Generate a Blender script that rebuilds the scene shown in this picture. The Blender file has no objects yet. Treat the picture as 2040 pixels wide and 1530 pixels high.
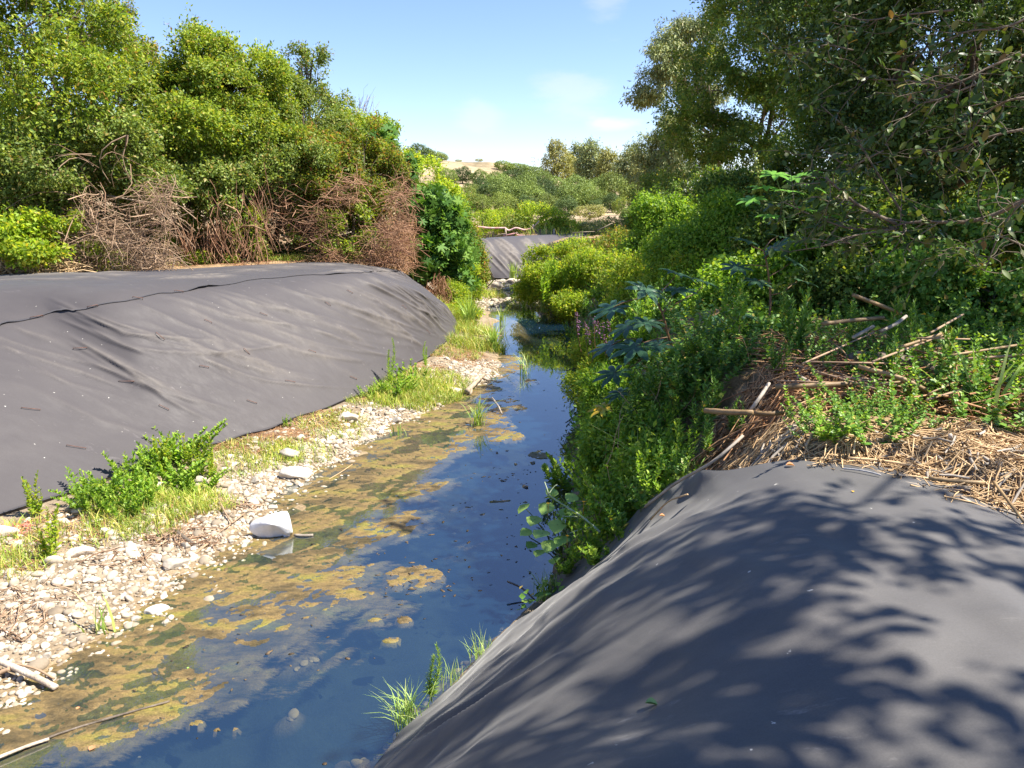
import bpy, math, random
import numpy as np

# ------------------------------------------------------------------ camera
SC = bpy.context.scene
COL = SC.collection
CAMH, FPX, PITCH = 3.5, 1478.0, math.radians(13.9)
cam = bpy.data.cameras.new("camera")
cam.sensor_fit = 'HORIZONTAL'
cam.sensor_width = 36.0
cam.lens = 36.0 * FPX / 2040.0
cam.clip_start = 0.05
cam.clip_end = 5000
cam_ob = bpy.data.objects.new("camera", cam)
cam_ob.location = (0, 0, CAMH)
cam_ob.rotation_euler = (math.pi / 2 - PITCH, 0, 0)
COL.objects.link(cam_ob)
SC.camera = cam_ob

# ------------------------------------------------------------------ light
SUN_AZ, SUN_EL = math.radians(97), math.radians(56)      # azimuth from +Y towards +X
SX, SY, SZ = math.sin(SUN_AZ) * math.cos(SUN_EL), math.cos(SUN_AZ) * math.cos(SUN_EL), math.sin(SUN_EL)
SC.view_settings.view_transform = 'Standard'
SC.view_settings.look = 'None'
SC.view_settings.exposure = 1.62
SC.view_settings.gamma = 1.0
world = bpy.data.worlds.new("World")
SC.world = world
world.use_nodes = True
wt = world.node_tree
for n in list(wt.nodes):
    wt.nodes.remove(n)
wo = wt.nodes.new('ShaderNodeOutputWorld')
bg = wt.nodes.new('ShaderNodeBackground')
sky = wt.nodes.new('ShaderNodeTexSky')
sky.sky_type = 'NISHITA'
sky.sun_disc = False
sky.sun_elevation = SUN_EL
sky.sun_rotation = SUN_AZ
sky.air_density = 1.0
sky.dust_density = 0.0
sky.ozone_density = 3.0
bg.inputs[1].default_value = 0.074
# thin fair-weather cloud, a few small wisps low over the hill
tc = wt.nodes.new('ShaderNodeTexCoord')
def wnode(t, **kw):
    n = wt.nodes.new(t)
    for k, v in kw.items():
        setattr(n, k, v)
    return n
tint = wnode('ShaderNodeMix', data_type='RGBA', blend_type='MULTIPLY')
tint.inputs[0].default_value = 1.0
wt.links.new(sky.outputs[0], tint.inputs[6])
tint.inputs[7].default_value = (0.9, 0.89, 1.05, 1)
cn = wnode('ShaderNodeTexNoise')
cn.inputs['Scale'].default_value = 9.0
cn.inputs['Detail'].default_value = 7
cn.inputs['Roughness'].default_value = 0.6
cm = wnode('ShaderNodeMapping')
cm.inputs['Scale'].default_value = (1, 1, 3.2)
wt.links.new(tc.outputs['Generated'], cm.inputs[0])
wt.links.new(cm.outputs[0], cn.inputs['Vector'])
last = tint.outputs[2]
for (d, sz, amt) in (((0.122, 0.985, 0.093), (0.036, 0.3, 0.0095), 0.95), ((-0.04, 0.99, 0.10), (0.034, 0.3, 0.03), 0.34), ((0.075, 0.985, 0.125), (0.05, 0.3, 0.03), 0.35), ((0.11, 0.955, 0.235), (0.03, 0.3, 0.035), 0.28)):
    m1 = wnode('ShaderNodeVectorMath', operation='SUBTRACT')
    wt.links.new(tc.outputs['Generated'], m1.inputs[0])
    m1.inputs[1].default_value = d
    m2 = wnode('ShaderNodeVectorMath', operation='DIVIDE')
    wt.links.new(m1.outputs[0], m2.inputs[0])
    m2.inputs[1].default_value = sz
    m3 = wnode('ShaderNodeVectorMath', operation='LENGTH')
    wt.links.new(m2.outputs[0], m3.inputs[0])
    m4 = wnode('ShaderNodeMath', operation='MULTIPLY_ADD')
    wt.links.new(cn.outputs['Fac'], m4.inputs[0])
    m4.inputs[1].default_value = -2.6
    wt.links.new(m3.outputs['Value'], m4.inputs[2])
    m5 = wnode('ShaderNodeMapRange', interpolation_type='SMOOTHSTEP')
    m5.inputs['From Min'].default_value = -0.1
    m5.inputs['From Max'].default_value = -1.1
    m5.inputs['To Max'].default_value = amt
    wt.links.new(m4.outputs[0], m5.inputs['Value'])
    mx_ = wnode('ShaderNodeMix', data_type='RGBA')
    wt.links.new(m5.outputs[0], mx_.inputs[0])
    wt.links.new(last, mx_.inputs[6])
    mx_.inputs[7].default_value = (4.6, 4.7, 4.8, 1)
    last = mx_.outputs[2]
wt.links.new(last, bg.inputs[0])
wt.links.new(bg.outputs[0], wo.inputs[0])
sl = bpy.data.lights.new("sun", 'SUN')
sl.energy = 4.6
sl.angle = math.radians(0.5)
sl.color = (1.0, 0.93, 0.82)
so = bpy.data.objects.new("sun", sl)
so.rotation_euler = (math.pi / 2 - SUN_EL, 0, math.pi - SUN_AZ)
COL.objects.link(so)
SC.cycles.max_bounces = 6
SC.cycles.transparent_max_bounces = 8
SC.cycles.diffuse_bounces = 3
SC.cycles.glossy_bounces = 3
SC.cycles.transmission_bounces = 4
SC.cycles.caustics_reflective = False
SC.cycles.caustics_refractive = False

# ------------------------------------------------------------------ helpers
rng = np.random.default_rng(11)
random.seed(5)
CP, SP = math.cos(PITCH), math.sin(PITCH)


def ray(px, py):
    a = (px - 1020) / FPX
    b = (765 - py) / FPX
    return np.array([a, CP + b * SP, -SP + b * CP])


def P(px, py, z=0.0):
    """point at height z seen at a pixel of the photograph"""
    d = ray(px, py)
    return np.array([0, 0, CAMH]) + d * ((z - CAMH) / d[2])


def D(px, py, y):
    """point at distance y along the ground seen at a pixel"""
    d = ray(px, py)
    return np.array([0, 0, CAMH]) + d * (y / d[1])


def proj(V):
    x, y, z = V[..., 0], V[..., 1], V[..., 2] - CAMH
    f = y * CP - z * SP
    u = y * SP + z * CP
    return 1020 + FPX * x / f, 765 - FPX * u / f


def sm(t):
    t = np.clip(t, 0, 1)
    return t * t * (3 - 2 * t)


class Noise:
    """cheap smooth 3-D noise: a sum of sines in random directions"""
    def __init__(self, seed, n=14):
        r = np.random.default_rng(seed)
        d = r.normal(size=(n, 3))
        d /= np.linalg.norm(d, axis=1)[:, None]
        self.k = d * r.uniform(.6, 1.7, size=(n, 1))
        self.p = r.uniform(0, 6.28, n)
        self.n = n

    def __call__(self, P3, f=1.0):
        return np.sin((P3 @ self.k.T) * (f * 6.28) + self.p).sum(-1) / math.sqrt(self.n) * 0.9


N1, N2, N3, N4 = Noise(1), Noise(2), Noise(3), Noise(4)


def fbm(P3, f, o=4):
    return sum(nn(P3, f * 2 ** i) / 2 ** i for i, nn in zip(range(o), (N1, N2, N3, N4)))


LABELS = {}


def tag(o, label=None, cat=None, group=None, kind=None):
    if label:
        w = len(label.split())
        assert 4 <= w <= 16, (w, label)
        if label in LABELS and LABELS[label] != group:
            raise ValueError("label used twice: " + label)
        if label in LABELS and group is None:
            raise ValueError("label used twice: " + label)
        LABELS[label] = group
        o["label"] = label
    if cat:
        o["category"] = cat
    if group:
        o["group"] = group
    if kind:
        o["kind"] = kind
    return o


def empty(name, loc=(0, 0, 0), rz=0.0):
    o = bpy.data.objects.new(name, None)
    o.empty_display_size = 0.1
    o.location = loc
    o.rotation_euler = (0, 0, rz)
    COL.objects.link(o)
    return o


def link_mesh(name, me, parent=None, loc=None):
    o = bpy.data.objects.new(name, me)
    COL.objects.link(o)
    if loc is not None:
        o.location = loc
    if parent is not None:
        o.parent = parent
        if loc is None:
            o.location = (-parent.location[0], -parent.location[1], -parent.location[2])
    return o


def np_mesh(name, V, F, mat, smooth=True):
    """V (n,3); F array (m,3) or (m,4)"""
    me = bpy.data.meshes.new(name)
    V = np.asarray(V, dtype=np.float32)
    F = np.asarray(F, dtype=np.int32)
    k = F.shape[1]
    me.vertices.add(len(V))
    me.vertices.foreach_set("co", V.ravel())
    me.loops.add(F.size)
    me.loops.foreach_set("vertex_index", F.ravel())
    me.polygons.add(len(F))
    me.polygons.foreach_set("loop_start", np.arange(0, F.size, k, dtype=np.int32))
    if smooth:
        me.polygons.foreach_set("use_smooth", np.ones(len(F), dtype=bool))
    me.update(calc_edges=True)
    me.validate()
    if mat is not None:
        me.materials.append(mat)
    return me


class MB:
    """collects triangles"""
    def __init__(self):
        self.V, self.F, self.n = [], [], 0

    def add(self, V, F):
        F = np.asarray(F)
        if F.shape[1] == 4:
            F = np.concatenate([F[:, [0, 1, 2]], F[:, [0, 2, 3]]])
        self.V.append(np.asarray(V, dtype=float))
        self.F.append(F + self.n)
        self.n += len(V)

    def tube(self, pts, rad, sides=5, cap=True):
        pts = np.asarray(pts, dtype=float)
        n = len(pts)
        rad = np.broadcast_to(np.asarray(rad, dtype=float), (n,))
        t = np.gradient(pts, axis=0)
        t /= np.linalg.norm(t, axis=1)[:, None] + 1e-9
        ref = np.array([0, 0, 1.0]) if abs(t[:, 2]).mean() < .8 else np.array([1.0, 0, 0])
        a = np.cross(t, ref)
        a /= np.linalg.norm(a, axis=1)[:, None] + 1e-9
        b = np.cross(t, a)
        ang = np.linspace(0, 2 * math.pi, sides, endpoint=False)
        V = pts[:, None] + rad[:, None, None] * (np.cos(ang)[None, :, None] * a[:, None] + np.sin(ang)[None, :, None] * b[:, None])
        V = V.reshape(-1, 3)
        i = np.arange(n - 1)[:, None] * sides
        j = np.arange(sides)[None]
        j2 = (j + 1) % sides
        F = np.stack([i + j, i + j2, i + sides + j2, i + sides + j], -1).reshape(-1, 4)
        if cap:
            F = [F]
            V = np.concatenate([V, pts[:1], pts[-1:]])
            c0, c1 = n * sides, n * sides + 1
            T = [[c0, (q + 1) % sides, q] for q in range(sides)] + [[c1, (n - 1) * sides + q, (n - 1) * sides + (q + 1) % sides] for q in range(sides)]
            FF = np.concatenate([F[0][:, [0, 1, 2]], F[0][:, [0, 2, 3]], np.array(T)])
            self.add(V, FF)
        else:
            self.add(V, F)

    def build(self, name, mat, parent=None, smooth=True):
        me = np_mesh(name, np.concatenate(self.V), np.concatenate(self.F), mat, smooth)
        return link_mesh(name, me, parent)

    def mesh(self, name, mat, smooth=True):
        return np_mesh(name, np.concatenate(self.V), np.concatenate(self.F), mat, smooth)


def norm(a):
    return a / (np.linalg.norm(a, axis=-1, keepdims=True) + 1e-9)


def frames(d, n):
    d = norm(d)
    x = norm(np.cross(d, n))
    n2 = np.cross(x, d)
    return np.stack([x, d, n2], -1)


def instances(T, F, pos, R, s):
    """T (t,3) template, s (N,) or (N,3)"""
    s = np.asarray(s, dtype=float)
    if s.ndim == 1:
        s = s[:, None].repeat(3, 1)
    L = T[None] * s[:, None, :]
    V = np.einsum('nij,ntj->nti', R, L) + pos[:, None]
    FF = F[None] + (np.arange(len(pos)) * len(T))[:, None, None]
    return V.reshape(-1, 3), FF.reshape(-1, F.shape[1])


# leaf templates: y is the leaf's axis, z its upper side
KITE = (np.array([[0, 0, 0], [-.5, .42, .1], [0, 1, -.05], [.5, .42, .1]]), np.array([[0, 2, 1], [0, 3, 2]]))
OVATE = (np.array([[0, 0, 0], [0, .33, -.02], [0, .68, -.04], [0, 1, -.14], [-.34, .18, .05], [-.5, .45, .07], [-.32, .78, .01],
                   [.34, .18, .05], [.5, .45, .07], [.32, .78, .01]]),
         np.array([[0, 1, 4], [4, 1, 5], [1, 2, 5], [5, 2, 6], [2, 3, 6], [0, 7, 1], [7, 8, 1], [1, 8, 2], [8, 9, 2], [2, 9, 3]]))
LANCE = (np.array([[0, 0, 0], [-.5, .35, .06], [.5, .35, .06], [0, .38, 0], [-.4, .68, .0], [.4, .68, .0], [0, .7, -.05], [0, 1, -.16]]),
         np.array([[0, 3, 1], [0, 2, 3], [1, 3, 6], [1, 6, 4], [3, 2, 5], [3, 5, 6], [4, 6, 7], [6, 5, 7]]))


def palmate(nl=8, spread=2.6):
    V = [(0, 0, 0)]
    F = []
    angs = np.linspace(-spread, spread, nl)
    L = [.62 + .38 * math.cos(a * .55) for a in angs]
    per = []
    for a, l in zip(angs, L):
        d = np.array([math.sin(a), math.cos(a)])
        n = np.array([d[1], -d[0]])
        b = len(V)
        V.append((*(d * l * .42), .035))
        V.append((*(d * l * .62 - n * l * .155), -.01))
        V.append((*(d * l * .62 + n * l * .155), -.01))
        V.append((*(d * l), -.10))
        V.append((*(d * l * .83 - n * l * .09), -.03))
        V.append((*(d * l * .83 + n * l * .09), -.03))
        F += [(b, b + 1, b + 4), (b, b + 4, b + 3), (b, b + 3, b + 5), (b, b + 5, b + 2)]
        per.append(b)
    for i in range(nl):
        b = per[i]
        a = angs[i]
        h = (angs[1] - angs[0]) / 2
        l = L[i] * .36
        na, nb = len(V), len(V) + 1
        V.append((math.sin(a - h) * l, math.cos(a - h) * l, -.015))
        V.append((math.sin(a + h) * l, math.cos(a + h) * l, -.015))
        F += [(0, na, b), (na, b + 1, b), (0, b, nb), (b, b + 2, nb)]
    return np.array(V, dtype=float), np.array(F)


PALM = palmate(8)
PALM5 = palmate(6, 2.2)


def blades(mb, x, y, z, h, w, lean=.5, seed=0):
    r = np.random.default_rng(seed)
    n = len(x)
    h = np.broadcast_to(h, (n,)) * r.uniform(.55, 1.15, n)
    az = r.uniform(0, 6.28, n)
    ln = lean * r.uniform(.2, 1.3, n)
    t = np.array([0, .35, .7, 1.0])
    off = (ln * h)[:, None] * t[None] ** 2
    up = h[:, None] * (t[None] - .3 * np.minimum(ln, 1.4)[:, None] * t[None] ** 2)
    cx = x[:, None] + np.cos(az)[:, None] * off
    cy = y[:, None] + np.sin(az)[:, None] * off
    cz = z[:, None] - .01 + up
    yaw = az + math.pi / 2 + r.normal(size=n) * .5
    ww = (w * r.uniform(.6, 1.3, n))[:, None] * np.array([.8, 1, .7, .0])[None]
    A = np.stack([cx - np.cos(yaw)[:, None] * ww, cy - np.sin(yaw)[:, None] * ww, cz], -1)
    B = np.stack([cx + np.cos(yaw)[:, None] * ww, cy + np.sin(yaw)[:, None] * ww, cz], -1)
    V = np.stack([A, B], 2).reshape(n, 8, 3)[:, :7]
    F = np.array([[0, 1, 3], [0, 3, 2], [2, 3, 5], [2, 5, 4], [4, 5, 6]])
    mb.add(V.reshape(-1, 3), (F[None] + (np.arange(n) * 7)[:, None, None]).reshape(-1, 3))


def rand_dirs(n, r=None):
    v = (r or rng).normal(size=(n, 3))
    return norm(v)


# ------------------------------------------------------------------ materials
def new_mat(name):
    m = bpy.data.materials.new(name)
    m.use_nodes = True
    nt = m.node_tree
    for n in list(nt.nodes):
        nt.nodes.remove(n)
    out = nt.nodes.new('ShaderNodeOutputMaterial')
    return m, nt, out


def nd(nt, t, **kw):
    n = nt.nodes.new(t)
    for k, v in kw.items():
        if k.startswith('i_'):
            key = k[2:]
            n.inputs[int(key) if key.isdigit() else key.replace('_', ' ')].default_value = v
        else:
            setattr(n, k, v)
    return n


def ramp(nt, fac, stops, interp='LINEAR'):
    r = nt.nodes.new('ShaderNodeValToRGB')
    r.color_ramp.interpolation = interp
    e = r.color_ramp.elements
    while len(e) < len(stops):
        e.new(.5)
    for k, (p, c) in zip(e, stops):
        k.position = p
        k.color = (*c, 1) if len(c) == 3 else c
    if fac is not None:
        nt.links.new(fac, r.inputs[0])
    return r.outputs[0]


def mixc(nt, a, b, fac, mode='MIX'):
    m = nt.nodes.new('ShaderNodeMix')
    m.data_type = 'RGBA'
    m.blend_type = mode
    for s, v in ((6, a), (7, b), (0, fac)):
        if isinstance(v, (int, float)):
            m.inputs[s].default_value = v
        elif isinstance(v, tuple):
            m.inputs[s].default_value = (*v, 1)
        else:
            nt.links.new(v, m.inputs[s])
    return m.outputs[2]


def noise_tex(nt, scale, detail=4, rough=.55, coord=None, vec=None):
    n = nt.nodes.new('ShaderNodeTexNoise')
    n.inputs['Scale'].default_value = scale
    n.inputs['Detail'].default_value = detail
    n.inputs['Roughness'].default_value = rough
    if vec is not None:
        nt.links.new(vec, n.inputs['Vector'])
    return n.outputs['Fac']


def pos(nt):
    return nt.nodes.new('ShaderNodeNewGeometry').outputs['Position']


LEAF_K = (2.45, 2.2, 2.15)


def leaf_mat(name, stops, trans=.3, rough=.5, clump=.5, scale=.9, spec=.3, tcol=(1.25, 1.2, .5)):
    """leaves: colour varies from leaf to leaf (random per island) and from clump to clump (noise)"""
    m, nt, out = new_mat(name)
    g = nt.nodes.new('ShaderNodeNewGeometry')
    stops = [(q, (min(.6, c[0] * LEAF_K[0]), min(.6, c[1] * LEAF_K[1]), min(.6, c[2] * LEAF_K[2]))) for q, c in stops]
    col = ramp(nt, g.outputs['Random Per Island'], stops)
    nz = noise_tex(nt, scale, 3, .5, vec=g.outputs['Position'])
    k = ramp(nt, nz, [(.3, (1 - clump * .5,) * 3), (.7, (1 + clump * .5, 1 + clump * .42, 1 + clump * .2))])
    col = mixc(nt, col, k, 1.0, 'MULTIPLY')
    p = nd(nt, 'ShaderNodeBsdfPrincipled', i_Roughness=rough)
    p.inputs['Specular IOR Level'].default_value = spec
    nt.links.new(col, p.inputs['Base Color'])
    t = nt.nodes.new('ShaderNodeBsdfTranslucent')
    tc = mixc(nt, col, tcol, 1.0, 'MULTIPLY')
    nt.links.new(tc, t.inputs[0])
    mx = nt.nodes.new('ShaderNodeMixShader')
    mx.inputs[0].default_value = trans
    nt.links.new(p.outputs[0], mx.inputs[1])
    nt.links.new(t.outputs[0], mx.inputs[2])
    nt.links.new(mx.outputs[0], out.inputs[0])
    return m


def plain_mat(name, c1, c2, scale=8, rough=.7, bump=.0, detail=5, island=False, spec=.3, bscale=None):
    m, nt, out = new_mat(name)
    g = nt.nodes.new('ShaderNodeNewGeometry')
    if island:
        col = ramp(nt, g.outputs['Random Per Island'], [(0, c1), (1, c2)])
        nz = noise_tex(nt, scale, detail, .6, vec=g.outputs['Position'])
        col = mixc(nt, col, ramp(nt, nz, [(.3, (.75,) * 3), (.7, (1.15,) * 3)]), 1.0, 'MULTIPLY')
    else:
        nz = noise_tex(nt, scale, detail, .6, vec=g.outputs['Position'])
        col = ramp(nt, nz, [(.32, c1), (.68, c2)])
    p = nd(nt, 'ShaderNodeBsdfPrincipled', i_Roughness=rough)
    p.inputs['Specular IOR Level'].default_value = spec
    nt.links.new(col, p.inputs['Base Color'])
    if bump:
        b = nd(nt, 'ShaderNodeBump', i_Strength=bump, i_Distance=.02)
        nz2 = noise_tex(nt, bscale or scale * 4, 4, .6, vec=g.outputs['Position'])
        nt.links.new(nz2, b.inputs['Height'])
        nt.links.new(b.outputs[0], p.inputs['Normal'])
    nt.links.new(p.outputs[0], out.inputs[0])
    return m


G = {}
G['bright'] = leaf_mat('leaf_bright', [(0, (.035, .075, .012)), (.45, (.085, .14, .016)), (.85, (.14, .19, .022)), (.97, (.17, .17, .035)), (1, (.15, .085, .03))], .45)
G['olive'] = leaf_mat('leaf_olive', [(0, (.04, .075, .018)), (.5, (.075, .12, .024)), (.88, (.115, .155, .034)), (1, (.16, .12, .05))], .4)
G['rust'] = leaf_mat('leaf_rust', [(0, (.035, .07, .012)), (.5, (.08, .125, .018)), (.8, (.13, .145, .03)), (.9, (.15, .085, .03)), (1, (.12, .05, .025))], .52)
G['shade'] = leaf_mat('leaf_shade', [(0, (.012, .03, .007)), (.6, (.028, .06, .012)), (.95, (.05, .085, .016)), (1, (.1, .08, .02))], .22, .5, .5, .9, .3)  # much darker green: shade under the overhead canopy painted into the leaves
G['mid'] = leaf_mat('leaf_mid', [(0, (.025, .058, .013)), (.5, (.055, .105, .02)), (.9, (.1, .145, .028)), (1, (.13, .11, .03))], .46)
G['deep'] = leaf_mat('leaf_deep', [(0, (.02, .055, .014)), (.5, (.04, .1, .018)), (1, (.08, .15, .024))], .35, .6, .5, .9, .2)
G['lime'] = leaf_mat('leaf_lime', [(0, (.075, .135, .016)), (.5, (.125, .205, .024)), (.9, (.19, .24, .034)), (1, (.22, .19, .03))], .6)
G['euca'] = leaf_mat('leaf_eucalyptus', [(0, (.05, .08, .035)), (.5, (.095, .13, .058)), (.9, (.13, .165, .072)), (1, (.15, .14, .06))], .22, .5, .6, .35)
G['golden'] = leaf_mat('leaf_golden', [(0, (.075, .095, .03)), (.5, (.125, .145, .045)), (1, (.17, .175, .06))], .25, .5, .5, .3)
G['pine'] = leaf_mat('needle_green', [(0, (.04, .07, .02)), (.5, (.07, .115, .028)), (1, (.11, .16, .04))], .2, .6, .7, .25)
G['pinedark'] = leaf_mat('needle_dark', [(0, (.016, .034, .012)), (.5, (.032, .06, .018)), (1, (.055, .09, .024))], .15, .6, .7, .25)
G['pinelight'] = leaf_mat('needle_light', [(0, (.04, .066, .018)), (.5, (.075, .115, .026)), (1, (.115, .155, .035))], .2, .6, .7, .25)
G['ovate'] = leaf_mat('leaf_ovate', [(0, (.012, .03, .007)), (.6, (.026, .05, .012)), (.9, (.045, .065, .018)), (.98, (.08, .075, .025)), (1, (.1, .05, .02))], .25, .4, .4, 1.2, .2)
G['castor'] = leaf_mat('castor_leaf_shaded', [(0, (.012, .038, .02)), (.6, (.018, .05, .024)), (1, (.036, .08, .026))], .22, .42, .4, 2, .45)  # darker copy of the castor leaf, its shade put into the colour
G['castor_sunlit'] = leaf_mat('castor_leaf_sunlit', [(0, (.06, .16, .025)), (1, (.1, .24, .04))], .4, .4, .3, 2, .4)  # lighter copy of the same leaf, sunlight put into the colour
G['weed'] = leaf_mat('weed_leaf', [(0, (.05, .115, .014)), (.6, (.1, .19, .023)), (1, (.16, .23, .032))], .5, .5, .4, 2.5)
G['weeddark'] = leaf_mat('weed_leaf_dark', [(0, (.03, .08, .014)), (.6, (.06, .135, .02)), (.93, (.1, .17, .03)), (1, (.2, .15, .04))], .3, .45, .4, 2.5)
G['pale'] = leaf_mat('pale_leaf', [(0, (.09, .18, .04)), (1, (.16, .26, .07))], .35, .5, .3, 3)
G['grass'] = leaf_mat('grass_blade', [(0, (.07, .13, .02)), (.55, (.13, .19, .03)), (.85, (.22, .22, .06)), (1, (.3, .22, .1))], .3, .5, .5, 1.6)
G['reed'] = leaf_mat('reed_blade', [(0, (.09, .17, .04)), (.8, (.17, .25, .07)), (1, (.32, .28, .13))], .3, .5, .3, 2)
G['dryleaf'] = leaf_mat('dry_leaf', [(0, (.13, .06, .03)), (.6, (.22, .12, .06)), (1, (.34, .22, .12))], .15, .7, .4, 3)
M = {}
M['bark'] = plain_mat('bark', (.09, .07, .05), (.19, .15, .11), 9, .85, .6)
M['palebark'] = plain_mat('pale_bark', (.25, .19, .13), (.42, .35, .26), 6, .8, .4)
M['twig'] = plain_mat('dead_twig', (.15, .085, .05), (.44, .31, .2), 6, .85, island=True)
M['twigred'] = plain_mat('reddish_twig', (.17, .075, .04), (.42, .25, .15), 6, .85, island=True)
M['straw'] = plain_mat('straw', (.26, .16, .075), (.66, .47, .26), 9, .75, island=True)
M['redstraw'] = plain_mat('rusty_straw', (.2, .09, .04), (.5, .3, .15), 9, .8, island=True)
M['cane'] = plain_mat('cane', (.15, .095, .045), (.3, .205, .1), 5, .55, .2)
M['cane_grey'] = plain_mat('weathered_cane', (.2, .17, .135), (.38, .33, .27), 7, .65, .2)
M['driftwood'] = plain_mat('driftwood', (.3, .24, .18), (.58, .5, .4), 12, .8, .5)
M['wetwood'] = plain_mat('wet_wood', (.07, .055, .04), (.16, .13, .1), 12, .5, .3)
M['stem'] = plain_mat('green_stem', (.07, .12, .03), (.14, .17, .05), 6, .6)
M['redstem'] = plain_mat('red_stem', (.13, .06, .03), (.2, .12, .05), 6, .5)
M['stone'] = plain_mat('stone', (.34, .285, .22), (.66, .585, .485), 7, .85, .35, bscale=40)
M['stone_grey'] = plain_mat('grey_stone', (.22, .195, .16), (.42, .375, .31), 9, .85, .35, bscale=40)
M['stone_white'] = plain_mat('white_stone', (.48, .43, .36), (.68, .63, .55), 6, .85, .3, bscale=30)
M['stone_wet'] = plain_mat('wet_stone', (.035, .03, .022), (.1, .085, .06), 8, .35, .4, bscale=30, spec=.5)
M['pebble'] = plain_mat('pebble', (.2, .16, .115), (.54, .47, .365), 12, .9, island=True)
M['subm'] = plain_mat('submerged_stone', (.1, .075, .045), (.32, .24, .14), 10, .8, island=True)
M['iron'] = plain_mat('rusty_iron', (.1, .045, .03), (.22, .11, .08), 30, .75, .3)
M['steel'] = plain_mat('weathered_steel', (.2, .2, .21), (.36, .35, .35), 40, .5, .3)
M['white'] = plain_mat('white_plastic', (.75, .75, .73), (.86, .86, .84), 14, .6, .25, bscale=18)
M['tape'] = plain_mat('red_white_tape', (.55, .12, .1), (.75, .55, .5), 2.2, .5)
M['post'] = plain_mat('weathered_post', (.35, .26, .2), (.52, .42, .33), 6, .8, .2)
M['pylon'] = plain_mat('galvanised_steel', (.4, .42, .45), (.5, .52, .55), 3, .5)
M['debris'] = plain_mat('wet_debris', (.015, .012, .008), (.13, .09, .05), 20, .6, island=True)
M['berry'] = plain_mat('spiny_capsule', (.14, .2, .03), (.24, .27, .05), 40, .6, .5)
M['purple'] = plain_mat('purple_flower', (.17, .07, .15), (.3, .15, .26), 30, .7)
M['yellowleaf'] = plain_mat('yellow_leaf', (.55, .3, .015), (.35, .34, .04), 7, .5)
M['yellow'] = plain_mat('yellow_petal', (.65, .33, .01), (.75, .45, .02), 20, .6)
M['thistle'] = plain_mat('thistle_stem', (.2, .26, .15), (.36, .42, .28), 14, .7)
M['redplastic'] = plain_mat('red_net', (.55, .1, .08), (.68, .22, .18), 20, .6)

# ------------------------------------------------------------------ tarps (grids through control points)


def catmull(C, n, axis=0):
    C = np.moveaxis(np.asarray(C, dtype=float), axis, 0)
    k = len(C)
    e = np.concatenate([(2 * C[:1] - C[1:2]), C, (2 * C[-1:] - C[-2:-1])])
    t = np.linspace(0, k - 1, n)
    i = np.minimum(t.astype(int), k - 2)
    f = (t - i).reshape(-1, *([1] * (C.ndim - 1)))
    p0, p1, p2, p3 = e[i], e[i + 1], e[i + 2], e[i + 3]
    r = .5 * (2 * p1 + (p2 - p0) * f + (2 * p0 - 5 * p1 + 4 * p2 - p3) * f ** 2 + (3 * p1 - p0 - 3 * p2 + p3) * f ** 3)
    return np.moveaxis(r, 0, axis)


def grid_faces(n, m):
    i = np.arange(n - 1)[:, None] * m
    j = np.arange(m - 1)[None]
    return np.stack([i + j, i + j + 1, i + m + j + 1, i + m + j], -1).reshape(-1, 4)


def normals(S):
    a = np.gradient(S, axis=0)
    b = np.gradient(S, axis=1)
    n = norm(np.cross(a, b))
    return n * np.sign(n[..., 2:3] + 1e-6)


def creases(S, uu, vv, lines):
    """height field of soft folds along (u,v) polylines"""
    h = np.zeros(uu.shape)
    for (pts, w, a) in lines:
        pts = np.asarray(pts)
        best = np.full(uu.shape, 9.0)
        tt = np.zeros(uu.shape)
        sg = np.zeros(uu.shape)
        L = len(pts) - 1
        for q in range(L):
            p, r = pts[q], pts[q + 1]
            d = r - p
            t = np.clip(((uu - p[0]) * d[0] + (vv - p[1]) * d[1]) / (d @ d), 0, 1)
            dx, dy = uu - p[0] - t * d[0], vv - p[1] - t * d[1]
            dd = np.hypot(dx, dy)
            k = dd < best
            best = np.where(k, dd, best)
            tt = np.where(k, (q + t) / L, tt)
            sg = np.where(k, np.sign(dx * d[1] - dy * d[0]), sg)
        # sharp on one side, long on the other, like a hanging fold
        prof = np.where(sg > 0, np.exp(-(best / w)), np.exp(-(best / (w * 2.6)) ** 2))
        h += a * prof * np.sin(np.clip(tt, 0, 1) * math.pi) ** .6
    return h


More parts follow.
